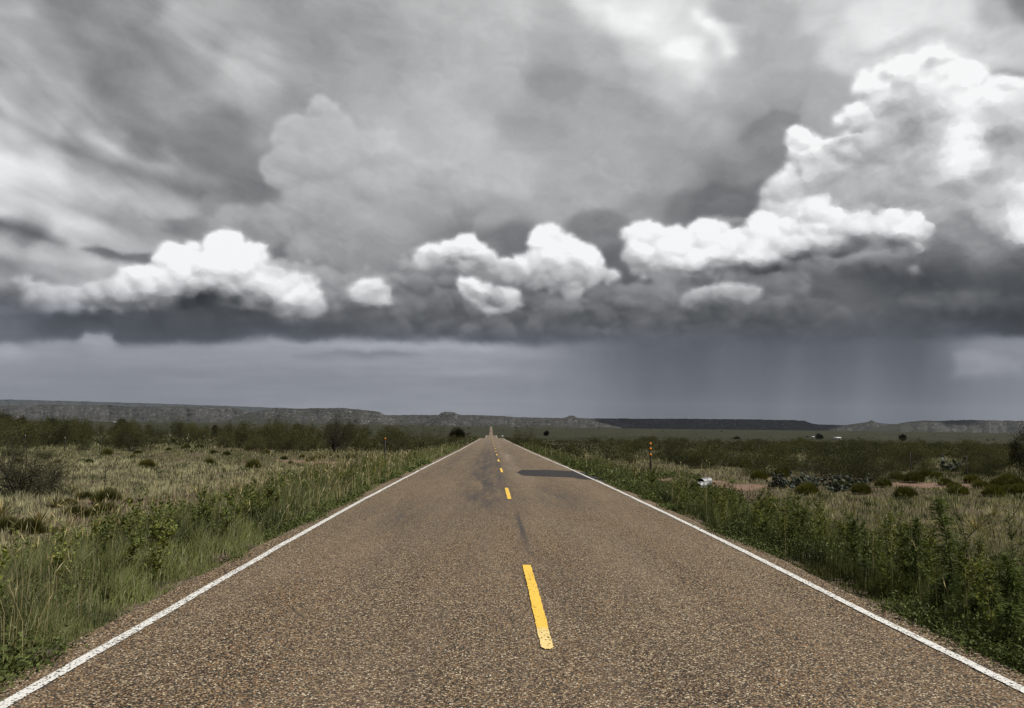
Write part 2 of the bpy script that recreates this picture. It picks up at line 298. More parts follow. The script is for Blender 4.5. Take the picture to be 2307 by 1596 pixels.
class NT:
    """tiny helper to write node maths"""
    def __init__(s, tree): s.t = tree; s.n = tree.nodes; s.l = tree.links
    def new(s, typ, **kw):
        n = s.n.new(typ)
        for k, v in kw.items(): setattr(n, k, v)
        return n
    def put(s, sock, v):
        if isinstance(v, bpy.types.NodeSocket): s.l.new(v, sock)
        else: sock.default_value = v
    def m(s, op, a, b=None, c=None, clamp=False):
        n = s.new('ShaderNodeMath', operation=op, use_clamp=clamp)
        s.put(n.inputs[0], a)
        if b is not None: s.put(n.inputs[1], b)
        if c is not None: s.put(n.inputs[2], c)
        return n.outputs[0]
    def v(s, op, a, b=None, c=None, out=0):
        n = s.new('ShaderNodeVectorMath', operation=op)
        s.put(n.inputs[0], a)
        if b is not None: s.put(n.inputs[1], b)
        if c is not None: s.put(n.inputs[2], c)
        return n.outputs[out]
    def scale(s, a, f):
        n = s.new('ShaderNodeVectorMath', operation='SCALE')
        s.put(n.inputs[0], a); s.put(n.inputs['Scale'], f)
        return n.outputs[0]
    def comb(s, x, y, z=0.0):
        n = s.new('ShaderNodeCombineXYZ')
        s.put(n.inputs[0], x); s.put(n.inputs[1], y); s.put(n.inputs[2], z)
        return n.outputs[0]
    def sep(s, a):
        n = s.new('ShaderNodeSeparateXYZ'); s.put(n.inputs[0], a)
        return n.outputs
    def noise(s, vec, scale, detail=4, rough=0.5, dist=0.0, lac=2.0, color=False, dim='3D'):
        n = s.new('ShaderNodeTexNoise', noise_dimensions=dim)
        s.put(n.inputs['Vector'], vec)
        n.inputs['Scale'].default_value = scale; n.inputs['Detail'].default_value = detail
        n.inputs['Roughness'].default_value = rough; n.inputs['Distortion'].default_value = dist
        n.inputs['Lacunarity'].default_value = lac
        return n.outputs['Color' if color else 'Fac']
    def voro(s, vec, scale, feature='F1', out='Distance', detail=0, smooth=0.5, rand=1.0, rough=0.5, dim='3D'):
        n = s.new('ShaderNodeTexVoronoi', feature=feature, voronoi_dimensions=dim)
        s.put(n.inputs['Vector'], vec)
        n.inputs['Scale'].default_value = scale
        if 'Detail' in n.inputs: n.inputs['Detail'].default_value = detail; n.inputs['Roughness'].default_value = rough
        if feature == 'SMOOTH_F1': n.inputs['Smoothness'].default_value = smooth
        n.inputs['Randomness'].default_value = rand
        return n.outputs[out]
    def rng(s, a, f0, f1, t0=0.0, t1=1.0, smooth=False, clamp=True):
        n = s.new('ShaderNodeMapRange', clamp=clamp)
        if smooth: n.interpolation_type = 'SMOOTHSTEP'
        s.put(n.inputs[0], a)
        for i, v in enumerate((f0, f1, t0, t1)): s.put(n.inputs[i+1], v)
        return n.outputs[0]
    def mix(s, f, a, b, mode='MIX'):
        n = s.new('ShaderNodeMix', data_type='RGBA', blend_type=mode)
        s.put(n.inputs[0], f)
        s.put(n.inputs[6], a if not isinstance(a, tuple) or len(a) == 4 else (*a, 1))
        s.put(n.inputs[7], b if not isinstance(b, tuple) or len(b) == 4 else (*b, 1))
        return n.outputs[2]
    def mixf(s, f, a, b):
        n = s.new('ShaderNodeMix', data_type='FLOAT')
        s.put(n.inputs[0], f); s.put(n.inputs[2], a); s.put(n.inputs[3], b)
        return n.outputs[0]
    def ramp(s, a, stops, interp='LINEAR'):
        n = s.new('ShaderNodeValToRGB')
        s.put(n.inputs[0], a)
        cr = n.color_ramp; cr.interpolation = interp
        while len(cr.elements) < len(stops): cr.elements.new(0.5)
        for e, (p, c) in zip(cr.elements, stops):
            e.position = p; e.color = (*c, 1) if len(c) == 3 else c
        return n.outputs[0]

w = NT(world.node_tree)
w.n.clear()
def curves3(sock, fs, npts):
    """three tabulated profiles of one coordinate, as one RGB Curves node; returns its vector (values centred on 0)"""
    n = w.new('ShaderNodeRGBCurve')
    mp = n.mapping; mp.use_clip = False
    mp.extend = 'HORIZONTAL'
    xs = np.linspace(0, 1, npts)
    for ch in range(3):
        cu = mp.curves[ch]
        f = fs[ch]
        ys = np.interp(xs, np.linspace(0, 1, len(f)), f)
        cu.points[0].location = (0, float(ys[0])); cu.points[1].location = (1, float(ys[-1]))
        for i in range(1, npts-1): cu.points.new(float(xs[i]), float(ys[i]))
        for p in cu.points: p.handle_type = 'VECTOR'
    mp.update()
    w.l.new(sock, n.inputs['Color'])
    return n.outputs[0]
def field(M, k, u, v, npu, npv):
    if M.shape[1] > 300:                            # two halves, for twice the detail
        h = M.shape[1]//2
        e = 6
        f = (h+e)/(M.shape[1]-1)
        left = field(M[:, :h+e+1], k, w.m('MULTIPLY', u, 1/f), v, npu, npv)
        g0 = (h-e)/(M.shape[1]-1)
        right = field(M[:, h-e:], k, w.m('MULTIPLY_ADD', w.m('MULTIPLY_ADD', left, 1e-9, u), 1/(1-g0), -g0/(1-g0)), w.m('MULTIPLY_ADD', left, 1e-9, v), npu, npv)
        return w.mixf(w.rng(u, g0, f), left, right)
    m, rk, err = lowrank(M, k)
    print('sky field rank', k, 'mean error', round(float(err), 5))
    acc = None
    for i in range(0, len(rk), 3):
        tri = rk[i:i+3]
        while len(tri) < 3: tri.append((np.zeros(M.shape[0]), np.zeros(M.shape[1])))
        sc_v = [max(1e-6, np.abs(a).max()) for a, b in tri]; sc_u = [max(1e-6, np.abs(b).max()) for a, b in tri]
        if acc is not None:                         # keeps the node program short of registers
            un, vn = w.m('MULTIPLY_ADD', acc, 1e-9, u), w.m('MULTIPLY_ADD', acc, 1e-9, v)
        else: un, vn = u, v
        cv = curves3(vn, [0.5+0.5*a/q for (a, b), q in zip(tri, sc_v)], npv)
        cu = curves3(un, [0.5+0.5*b/q for (a, b), q in zip(tri, sc_u)], npu)
        cv = w.v('MULTIPLY_ADD', cv, tuple(2*q for q in sc_v), tuple(-q for q in sc_v))
        cu = w.v('MULTIPLY_ADD', cu, tuple(2*q for q in sc_u), tuple(-q for q in sc_u))
        d = w.v('DOT_PRODUCT', cv, cu, out=1)
        acc = w.m('ADD', d, m if acc is None else acc)
    return acc

tc = w.new('ShaderNodeTexCoord')
dx, dy, dz = w.sep(tc.outputs['Generated'])
az = w.m('ARCTAN2', dx, dy)
hl = w.m('SQRT', w.m('ADD', w.m('MULTIPLY', dx, dx), w.m('ADD', w.m('MULTIPLY', dy, dy), 1e-5)))
tt = w.m('DIVIDE', dz, hl)
Q = w.comb(az, tt, 0.0)
Ql = w.comb(az, w.m('MULTIPLY', tt, 1.15), 0.0)
# crinkle the outlines: slow drift + fine cauliflower
n1 = w.v('SUBTRACT', w.noise(Ql, 13.0, 7, 0.62, color=True, dim='2D'), (0.5, 0.5, 0.5))
pos0 = w.v('ADD', Q, w.scale(n1, 0.018))
U0 = w.m('MULTIPLY_ADD', w.sep(pos0)[0], 1/AZR, -AZ0/AZR)
V0 = w.m('MULTIPLY_ADD', w.sep(pos0)[1], 1/TR, -T0/TR)
D = field(Dm[:, ::2], 15, U0, V0, 80, 80)
# scalloped heads where the cloud is heaped
def scallop(q, scale, k):
    c = w.voro(q, scale, 'SMOOTH_F1', 'Position', 0, 0.55, dim='2D')
    return w.scale(w.v('SUBTRACT', c, q), k)
kk = w.rng(D, 0.2, 0.8, 0.06, 1.0)
wv = w.v('ADD', scallop(pos0, 60.0, 0.22), scallop(pos0, 120.0, 0.30))
pos = w.v('ADD', pos0, w.scale(wv, kk))
U = w.m('MULTIPLY_ADD', w.sep(pos)[0], 1/AZR, -AZ0/AZR)
V = w.m('MULTIPLY_ADD', w.sep(pos)[1], 1/TR, -T0/TR)
L = field(Lm, 66, U, V, 256, 256)
D = w.m('MULTIPLY', D, 0.07)
# heaped relief, lit from the upper right
bq = w.v('ADD', Ql, w.scale(n1, 0.022))
OFF = (0.004, 0.0085, 0.0)
def billow(q, scale):
    return w.voro(q, scale, 'SMOOTH_F1', 'Distance', 2, 0.4, rough=0.5, dim='2D')
b0 = billow(bq, 26.0)
b1 = billow(w.v('ADD', bq, OFF), 26.0)
big = w.noise(Ql, 7.0, 3, 0.5, dim='2D')
rel = w.m('ADD', w.m('MULTIPLY', w.m('SUBTRACT', b1, b0), 0.8), w.m('MULTIPLY', w.m('SUBTRACT', big, 0.5), 0.5))
rel = w.m('SUBTRACT', rel, w.m('MULTIPLY', w.m('SUBTRACT', b0, 0.42), 0.35))
# long soft streaks of the high deck, fanning down to the right
ang = R(-26)
ca, sa = math.cos(ang), math.sin(ang)
sx = w.m('ADD', w.m('MULTIPLY', az, ca), w.m('MULTIPLY', tt, sa))
sy = w.m('SUBTRACT', w.m('MULTIPLY', tt, ca), w.m('MULTIPLY', az, sa))
st = w.noise(w.comb(w.m('MULTIPLY', sx, 1.8), w.m('MULTIPLY', sy, 6.0), 1.7), 1.5, 7, 0.58, 0.7, dim='2D')
st = w.m('MULTIPLY', w.m('SUBTRACT', st, 0.5), w.m('MULTIPLY', w.rng(az, -0.05, -0.45, 0.06, 0.24), w.rng(tt, 0.14, 0.22)))
# flat bars near the horizon
hb = w.noise(w.comb(w.m('MULTIPLY', az, 5.0), w.m('MULTIPLY', tt, 42.0), 5.0), 1.3, 5, 0.55, 0.3, dim='2D')
hb = w.m('MULTIPLY', w.m('SUBTRACT', hb, 0.5), w.m('MULTIPLY', w.rng(tt, 0.125, 0.10), w.m('MULTIPLY', w.rng(az, 0.22, 0.05, 0.01, 0.07), 1.0)))
det = w.noise(w.v('ADD', w.v('MULTIPLY', Ql, (1.0, 1.35, 1.0)), w.scale(n1, 0.10)), 15.0, 7, 0.60, dim='2D')
det = w.m('MULTIPLY', w.m('SUBTRACT', det, 0.5), w.m('ADD', w.rng(tt, 0.09, 0.14, 0.02, 0.10), w.m('MULTIPLY', D, 1.4)))
sh = w.m('ADD', w.m('ADD', L, det), w.m('MULTIPLY', rel, D))
sh = w.m('ADD', sh, w.m('ADD', st, hb))
# the rest of the compass: a plain broken overcast
oth = w.noise(tc.outputs['Generated'], 2.2, 4, 0.55)
oth = w.rng(oth, 0.3, 0.7, 0.30, 0.56)
inf = w.m('MULTIPLY', w.rng(w.m('ABSOLUTE', az), 0.80, 1.10, 1.0, 0.0, True), w.rng(tt, 0.70, 1.1, 1.0, 0.0, True))
sh = w.mixf(inf, oth, sh)
sh = w.m('MULTIPLY_ADD', sh, w.rng(tt, 0.11, 0.15, 1.0, 1.13), w.rng(tt, 0.11, 0.15, 0.0, -0.072))
sh = w.m('MINIMUM', w.m('MAXIMUM', sh, 0.08), 0.99)
lin = w.m('POWER', sh, 2.25)
tint = w.ramp(w.rng(tt, 0.0, 0.35), [(0.0, (0.93, 0.965, 1.10)), (0.36, (0.945, 0.97, 1.07)), (0.46, (0.985, 1.0, 1.01)), (1.0, (1.0, 1.0, 1.0))])
colr = w.v('MULTIPLY', tint, w.comb(lin, lin, lin))
colr = w.mix(w.m('MULTIPLY', w.rng(sh, 0.56, 0.36), w.rng(tt, 0.15, 0.12)), colr, w.v('MULTIPLY', colr, (0.955, 1.0, 1.075)))
skt = w.new('ShaderNodeTexSky', sky_type='NISHITA', sun_disc=False)
skt.sun_elevation = SUN_EL; skt.sun_rotation = SUN_AZ
nish = w.v('MULTIPLY', skt.outputs[0], (0.08, 0.08, 0.08))
mixc = w.mix(0.04, colr, nish)
bg = w.new('ShaderNodeBackground')
w.l.new(mixc, bg.inputs['Color']); bg.inputs['Strength'].default_value = 1.0
wo = w.new('ShaderNodeOutputWorld')
w.l.new(bg.outputs[0], wo.inputs['Surface'])
# ------------------------------------------------------------------ helpers for meshes and materials
def tag(o, label=None, cat=None, group=None, kind=None):
    if label: o['label'] = label
    if cat: o['category'] = cat
    if group: o['group'] = group
    if kind: o['kind'] = kind
    return o
def mesh(name, V, tris=None, quads=None, tint=None, smooth=False):
    V = np.asarray(V, np.float32)
    parts, tot = [], []
    if quads is not None and len(quads): parts.append(np.asarray(quads, np.int32).ravel()); tot.append(np.full(len(quads), 4, np.int32))
    if tris is not None and len(tris): parts.append(np.asarray(tris, np.int32).ravel()); tot.append(np.full(len(tris), 3, np.int32))
    me = bpy.data.meshes.new(name)
    li, lt = np.concatenate(parts), np.concatenate(tot)
    ls = np.concatenate([[0], np.cumsum(lt)[:-1]]).astype(np.int32)
    me.vertices.add(len(V)); me.vertices.foreach_set('co', V.ravel())
    me.loops.add(len(li)); me.loops.foreach_set('vertex_index', li)
    me.polygons.add(len(lt)); me.polygons.foreach_set('loop_start', ls); me.polygons.foreach_set('loop_total', lt)
    if smooth: me.polygons.foreach_set('use_smooth', np.ones(len(lt), bool))
    if tint is not None:
        at = me.color_attributes.new('tint', 'FLOAT_COLOR', 'POINT')
        c = np.ones((len(V), 4), np.float32); c[:, :3] = tint
        at.data.foreach_set('color', c.ravel())
    me.update(); me.validate()
    return me
def link(name, me, mat=None, parent=None, loc=None):
    o = bpy.data.objects.new(name, me)
    C.objects.link(o)
    if mat and not me.materials: me.materials.append(mat)
    if parent: o.parent = parent
    if loc is not None: o.location = loc
    return o
def empty(name, loc=(0, 0, 0), rz=0.0, s=1.0):
    o = bpy.data.objects.new(name, None); C.objects.link(o)
    o.location = loc; o.rotation_euler = (0, 0, rz); o.scale = (s, s, s) if not hasattr(s, '__len__') else s
    o.empty_display_size = 0.2
    return o
def copy_thing(root, loc, rz=0.0, s=1.0):
    r = root.copy(); C.objects.link(r)
    r.location = loc; r.rotation_euler = (0, 0, rz); r.scale = (s, s, s) if not hasattr(s, '__len__') else s
    for ch in list(root.children):
        c = ch.copy(); C.objects.link(c); c.parent = r
        for g in ch.children:
            d = g.copy(); C.objects.link(d); d.parent = c
    return r
def material(name):
    m = bpy.data.materials.new(name); m.use_nodes = True
    t = NT(m.node_tree)
    b = m.node_tree.nodes['Principled BSDF']
    b.inputs['Roughness'].default_value = 0.8
    b.inputs['Specular IOR Level'].default_value = 0.25
    return m, t, b
def plain(name, col, rough=0.7, metal=0.0, var=0.15, scale=20):
    m, t, b = material(name)
    tc_ = t.new('ShaderNodeTexCoord')
    f = t.noise(tc_.outputs['Object'], scale, 4, 0.6)
    t.l.new(t.mix(f, tuple(c*(1-var) for c in col), tuple(min(1, c*(1+var)) for c in col)), b.inputs['Base Color'])
    b.inputs['Roughness'].default_value = rough; b.inputs['Metallic'].default_value = metal
    return m

# smooth value noise in numpy
def vnoise(x, y, seed=0):
    xi, yi = np.floor(x).astype(np.int64), np.floor(y).astype(np.int64)
    fx, fy = x-xi, y-yi
    fx, fy = fx*fx*(3-2*fx), fy*fy*(3-2*fy)
    def h(a, b):
        n = (a*374761393 + b*668265263 + seed*974711) & 0xffffffff
        n = ((n ^ (n >> 13))*1274126177) & 0xffffffff
        return ((n ^ (n >> 16)) & 0xffff)/65535.0
    return (h(xi, yi)*(1-fx)+h(xi+1, yi)*fx)*(1-fy) + (h(xi, yi+1)*(1-fx)+h(xi+1, yi+1)*fx)*fy
def fbm(x, y, o=4, seed=0):
    x = np.asarray(x, float); y = np.asarray(y, float)
    s, a, t = 0, 1.0, 0
    for k in range(o):
        s = s + a*vnoise(x*2**k, y*2**k, seed+k*17); t += a; a *= 0.5
    return s/t

# ------------------------------------------------------------------ lie of the land
PR = [(-80,.3),(-20,0.02),(0,0),(15,0),(31,-.155),(53,-.42),(130,-1.25),(190,-1.8),(226,-2.07)]
PR += [(y*1.108, 1.92-1.108*(1.68-z)) for y, z in ((250,-3.1),(310,-5.6),(360,-5.7),(405,-4.85),(450,-4.42),(520,-6.6),(700,-13),(950,-17),(1290,-15.6),(1800,-8),(2400,.1),(2700,-1.5),(3500,-8),(5000,-12),(9000,-12),(60000,-12))]
PR = np.array(PR, float)
def hermite(x):
    X, Y = PR[:, 0], PR[:, 1]
    m = np.gradient(Y, X)
    i = np.clip(np.searchsorted(X, x)-1, 0, len(X)-2)
    h = X[i+1]-X[i]; t = (x-X[i])/h
    return ((2*t**3-3*t**2+1)*Y[i] + (t**3-2*t**2+t)*h*m[i] + (-2*t**3+3*t**2)*Y[i+1] + (t**3-t**2)*h*m[i+1])
RC = 0.38                                            # road centre relative to the eye
def road_z(x, y):
    z = hermite(np.asarray(y, float))
    z = z + 0.035*(1-np.clip(np.abs(x-RC)/4.0, 0, 1.3)**2)
    return z + 0.05*(fbm(x*0.08+3, y*0.07, 2, 5)-0.5)*np.clip(y/12, 0, 1)
def H(x, y):
    x = np.asarray(x, float); y = np.asarray(y, float)
    d = np.abs(x-RC)
    side = sst(4.1, 8.5, d)
    far = sst(300, 900, np.hypot(x, y))
    z = road_z(np.clip(x, RC-4.2, RC+4.2), y)
    z = z - side*(0.42 + 0.18*(x > 0)) - 0.04*sst(3.9, 4.25, d)
    z = z + side*(0.45*(fbm(x*0.07, y*0.07, 3, 11)-0.5) + 0.14*(fbm(x*0.5, y*0.5, 3, 21)-0.5))*(1-0.5*far)
    z = z + side*sst(8, 40, d)*0.4
    z = z + sst(300, 2500, d)*14*(fbm(x*0.0007+9, y*0.0007, 3, 31)-0.5)
    return z
def G(px, py):
    """where the photo pixel's ray meets the ground"""
    r = ray(px, py)
    t0, t = 0.0, 1.0
    ts = np.geomspace(1.5, 9000, 4000)
    P = r[None, :]*ts[:, None]
    hit = (P[:, 2]+EYE) < H(P[:, 0], P[:, 1])
    i = int(np.argmax(hit)) if hit.any() else len(ts)-1
    p = P[i]
    return float(p[0]), float(p[1]), float(H(p[0], p[1]))
def at_dist(px, py, yy):
    """point of the pixel's ray at distance yy ahead"""
    r = ray(px, py); s = yy/r[1]
    return r[0]*s, yy, EYE + r[2]*s

# ground sheet
ys = np.unique(np.concatenate([np.arange(-40, 30, 0.35), np.arange(30, 90, 0.8), np.arange(90, 480, 2.5), np.geomspace(480, 27000, 210)]))
xh = np.unique(np.concatenate([np.arange(0, 14, 0.3), np.arange(14, 40, 0.9), np.geomspace(40, 30000, 130)]))
xs = np.unique(np.concatenate([RC-xh, RC+xh]))
GX, GY = np.meshgrid(xs, ys)
GZ = H(GX, GY)
GZ = GZ - 0.10*(1-sst(3.75, 3.95, np.abs(GX-RC)))
ny, nx = GX.shape
idx = np.arange(ny*nx).reshape(ny, nx)
q = np.stack([idx[:-1, :-1], idx[:-1, 1:], idx[1:, 1:], idx[1:, :-1]], -1).reshape(-1, 4)
gm = mesh('ground', np.stack([GX, GY, GZ], -1).reshape(-1, 3), quads=q, smooth=True)

m_ground, t, b = material('range_land')
tg = t.new('ShaderNodeNewGeometry')
px_, py_, pz_ = t.sep(tg.outputs['Position'])
P2 = tg.outputs['Position']
soil = t.mix(t.noise(P2, 0.6, 6, 0.65), (0.055, 0.038, 0.027), (0.12, 0.084, 0.058))
pebb = t.voro(P2, 30, 'F1', 'Color')
soil = t.mix(t.m('MULTIPLY', t.sep(pebb)[0], 0.35), soil, (0.21, 0.17, 0.13))
litter = t.mix(t.noise(P2, 9.0, 5, 0.7), (0.034, 0.030, 0.018), (0.13, 0.115, 0.070))
g1 = t.rng(t.noise(P2, 0.35, 5, 0.65), 0.42, 0.56)
near = t.mix(g1, soil, litter)
# open plain in the distance: olive cover with tan streaks and darker brush
pl = t.v('MULTIPLY', P2, (0.012, 0.02, 0.0))
fa = t.noise(pl, 1.0, 7, 0.65)
fb = t.noise(t.v('MULTIPLY', P2, (0.15, 0.10, 0.0)), 1.0, 5, 0.7)
plain_c = t.mix(t.rng(fa, 0.38, 0.64), (0.022, 0.024, 0.014), (0.052, 0.050, 0.030))
plain_c = t.mix(t.rng(fb, 0.50, 0.66), plain_c, (0.020, 0.024, 0.012))
plain_c = t.mix(t.rng(t.noise(t.v('MULTIPLY', P2, (0.004, 0.03, 0.0)), 1.0, 5, 0.6), 0.62, 0.76), plain_c, (0.10, 0.085, 0.055))
dist = t.v('LENGTH', P2, out=1)
gc = t.mix(t.rng(dist, 60, 260, smooth=True), near, plain_c)
# gravel edge beside the pavement
ex = t.m('ABSOLUTE', t.m('SUBTRACT', px_, RC))
edge = t.rng(t.m('ADD', ex, t.m('MULTIPLY', t.noise(P2, 1.3, 4, 0.6), 0.9)), 4.6, 5.0, 1, 0)
grit = t.ramp(t.sep(t.voro(P2, 75, 'F1', 'Color'))[1], [(0, (0.03, 0.024, 0.02)), (0.45, (0.10, 0.07, 0.045)), (0.8, (0.21, 0.16, 0.115)), (1, (0.36, 0.31, 0.26))])
gc = t.mix(t.m('MULTIPLY', edge, t.rng(dist, 120, 400, 1, 0)), gc, grit)
# red bank at the culvert and bare red flats on the right
def bare(x, y, rx, ry, amt=1.0):
    d = t.v('LENGTH', t.v('MULTIPLY', t.v('SUBTRACT', P2, (x, y, 0)), (1/rx, 1/ry, 0)), out=1)
    return t.m('MULTIPLY', t.rng(t.m('ADD', d, t.m('MULTIPLY', t.m('SUBTRACT', t.noise(P2, 1.1, 5, 0.65), 0.5), 1.3)), 1.05, 0.80), amt)
BARE = [(*G(1490, 1088)[:2], 3.4, 2.6), (*G(1560, 1096)[:2], 2.6, 1.8), (*G(1640, 1098)[:2], 2.5, 1.3), (*G(2060, 1095)[:2], 2.0, 1.6), (*G(2170, 1097)[:2], 2.6, 1.3), (*G(590, 1015)[:2], 6, 3.5), (*G(700, 1040)[:2], 3.0, 2.5), (*G(240, 1128)[:2], 0.9, .7)]
red = t.mix(t.noise(P2, 3.0, 6, 0.7), (0.13, 0.078, 0.056), (0.25, 0.165, 0.125))
red = t.mix(t.m('MULTIPLY', t.rng(t.sep(pebb)[1], 0.6, 1.0), 0.6), red, (0.30, 0.23, 0.18))
for bx, by, rx, ry in BARE:
    gc = t.mix(bare(bx, by, rx, ry), gc, red)
t.l.new(gc, b.inputs['Base Color'])
b.inputs['Roughness'].default_value = 0.95; b.inputs['Specular IOR Level'].default_value = 0.05
bm_ = t.new('ShaderNodeBump'); bm_.inputs['Strength'].default_value = 0.9; bm_.inputs['Distance'].default_value = 0.03
t.l.new(t.m('ADD', t.noise(P2, 14, 6, 0.7), t.m('MULTIPLY', t.voro(P2, 60), 0.35)), bm_.inputs['Height'])
t.l.new(bm_.outputs[0], b.inputs['Normal'])
tag(link('ground', gm, m_ground), kind='structure')

# ------------------------------------------------------------------ road
ry_ = np.unique(np.concatenate([np.arange(-12, 30, 0.25), ys[(ys >= 30) & (ys < 5200)]]))
XL, XR = -3.58, 4.30
def ribbon(fl, fr, yy, n, lift):
    """surface strip between two edge functions following the road"""
    u = np.linspace(0, 1, n)
    Yg = np.repeat(yy[:, None], n, 1)
    Xg = fl(yy)[:, None]*(1-u) + fr(yy)[:, None]*u
    Z = road_z(Xg, Yg) + lift
    ii = np.arange(Xg.size).reshape(Xg.shape)
    qq = np.stack([ii[:-1, :-1], ii[:-1, 1:], ii[1:, 1:], ii[1:, :-1]], -1).reshape(-1, 4)
    return np.stack([Xg, Yg, Z], -1).reshape(-1, 3), qq
farw = lambda y: sst(150, 500, y)
V_, Q_ = ribbon(lambda y: XL + 0.10*(fbm(y*0.8, y*0, 3, 3)-0.5), lambda y: XR + 0.14*(fbm(y*0.7, y*0+7, 3, 4)-0.5), ry_, 13, 0.012)
m_road, t, b = material('chip_seal')
g = t.new('ShaderNodeNewGeometry'); P = g.outputs['Position']
rx_, ry2, rz2 = t.sep(P)
stone = t.new('ShaderNodeTexVoronoi'); t.l.new(P, stone.inputs['Vector']); stone.inputs['Scale'].default_value = 74
cr, cg_, cb = t.sep(stone.outputs['Color'])
STONES = [(0.0, (0.010, 0.009, 0.009)), (0.25, (0.030, 0.022, 0.017)), (0.40, (0.105, 0.068, 0.040)), (0.54, (0.20, 0.132, 0.078)), (0.68, (0.33, 0.235, 0.145)), (0.80, (0.22, 0.18, 0.15)), (0.92, (0.50, 0.39, 0.27)), (1.0, (0.75, 0.66, 0.54))]
col = t.ramp(cr, STONES)
col = t.mix(t.m('MULTIPLY', t.rng(cb, 0.86, 0.92), 0.8), col, (0.30, 0.15, 0.055))
gap = t.rng(stone.outputs['Distance'], 0.42, 0.72)
col = t.mix(gap, col, (0.012, 0.011, 0.011))
col = t.v('MULTIPLY', col, (1.03, 1.02, 0.93))
# broad wear: polished wheel paths, oil-dark middle, stains
stretch = t.v('MULTIPLY', P, (1.1, 0.16, 0.0))
wn = t.noise(stretch, 1.0, 6, 0.6)
col = t.mix(t.m('MULTIPLY', t.rng(wn, 0.40, 0.66), 0.22), col, (0.26, 0.195, 0.135))
def band(x, wdt, amt, y0=None, y1=None, seed=0.0, nscale=(2.4, 0.20, 0)):
    d = t.m('DIVIDE', t.m('SUBTRACT', rx_, x), wdt)
    k = t.m('POWER', 2.718, t.m('MULTIPLY', t.m('MULTIPLY', d, d), -1.0))
    nn = t.rng(t.noise(t.v('ADD', t.v('MULTIPLY', P, nscale), (seed, seed, 0)), 1.0, 6, 0.68), 0.40, 0.62)
    k = t.m('MULTIPLY', t.m('MULTIPLY', k, nn), amt)
    if y0 is not None: k = t.m('MULTIPLY', k, t.m('MULTIPLY', t.rng(ry2, y0, y0*1.25), t.rng(ry2, y1*0.8, y1, 1, 0)))
    return k
dark = t.mix(t.sep(stone.outputs['Color'])[1], (0.024, 0.021, 0.021), (0.095, 0.080, 0.069))
for (x, wd_, am, y0, y1, sd_) in [(-0.15, 0.65, 1.3, 14, 80, 1.0), (-0.4, 0.9, 0.55, 26, 210, 5.0), (-2.3, 0.45, 0.75, 24, 90, 9.0), (-1.9, 1.0, 0.6, 11.5, 19, 14.0), (1.9, 0.6, 1.0, 15, 24, 21.0), (1.9, 0.9, 0.35, 24, 200, 25.0), (0.60, 0.05, 1.3, 9.6, 18, 31.0), (0.40, 0.16, 1.1, 18, 200, 33.0), (0.48, 0.05, 1.2, 24, 140, 36.0), (-0.75, 0.10, 0.9, 30, 200, 35.0), (0.15, 2.6, 0.20, None, None, 40.0), (-1.15, 0.5, 0.9, 2.3, 4.3, 50.0)]:
    col = t.mix(band(x, wd_, am, y0, y1, sd_), col, dark)
# pale worn wheel paths on the far stretch
col = t.mix(band(1.25, 0.35, 0.5, 22, 220, 3.0, (1.0, 0.05, 0)), col, (0.30, 0.245, 0.19))
farc = t.mix(t.noise(t.v('MULTIPLY', P, (1.0, 0.08, 0)), 1.0, 5, 0.6), (0.150, 0.114, 0.083), (0.215, 0.168, 0.125))
col = t.mix(t.rng(t.v('LENGTH', P, out=1), 60, 180, 0, 0.55), col, farc)
t.l.new(col, b.inputs['Base Color'])
b.inputs['Roughness'].default_value = 0.82; b.inputs['Specular IOR Level'].default_value = 0.25
bn = t.new('ShaderNodeBump'); bn.inputs['Strength'].default_value = 0.85; bn.inputs['Distance'].default_value = 0.005
t.l.new(t.m('SUBTRACT', 1.0, stone.outputs['Distance']), bn.inputs['Height'])
t.l.new(bn.outputs[0], b.inputs['Normal'])
tag(link('road', mesh('road', V_, quads=Q_, smooth=True), m_road), kind='structure')

def paint(name, c0, c1, hole=0.5, edge=None):
    """road paint on chips: the stones poke through as small holes"""
    m, t, b = material(name)
    g = t.new('ShaderNodeNewGeometry'); P = g.outputs['Position']
    vo = t.new('ShaderNodeTexVoronoi'); t.l.new(P, vo.inputs['Vector']); vo.inputs['Scale'].default_value = 74
    c = t.mix(t.noise(P, 14, 5, 0.65), c0, c1)
    c = t.mix(t.m('MULTIPLY', t.sep(vo.outputs['Color'])[0], 0.25), c, tuple(k*0.6 for k in c0))
    t.l.new(c, b.inputs['Base Color'])
    wear = t.noise(P, 3.2, 5, 0.7)
    if edge:
        ed = t.rng(t.sep(P)[1], edge[0], edge[1], 1, 0)
        c = t.mix(t.m('MULTIPLY', ed, 0.8), c, (0.74, 0.58, 0.27))
        t.l.new(c, b.inputs['Base Color'])
    h = t.m('GREATER_THAN', t.m('ADD', t.sep(vo.outputs['Color'])[2], t.m('MULTIPLY', t.m('SUBTRACT', wear, 0.5), 0.5)), 1.0-hole*0.35)
    if edge: h = t.m('MAXIMUM', h, t.m('GREATER_THAN', t.m('ADD', t.sep(vo.outputs['Color'])[1], t.m('MULTIPLY', ed, 0.06)), 1.0))
    t.l.new(t.m('SUBTRACT', 1.0, h), b.inputs['Alpha'])
    b.inputs['Roughness'].default_value = 0.65
    bn = t.new('ShaderNodeBump'); bn.inputs['Strength'].default_value = 0.5; bn.inputs['Distance'].default_value = 0.003
    t.l.new(t.m('SUBTRACT', 1.0, vo.outputs['Distance']), bn.inputs['Height']); t.l.new(bn.outputs[0], b.inputs['Normal'])
    return m
m_white = paint('white_road_paint', (0.60, 0.59, 0.56), (0.80, 0.79, 0.76), 0.55)
m_yel = paint('yellow_road_paint', (0.78, 0.46, 0.045), (0.86, 0.58, 0.12), 0.12, (6.50, 6.62))
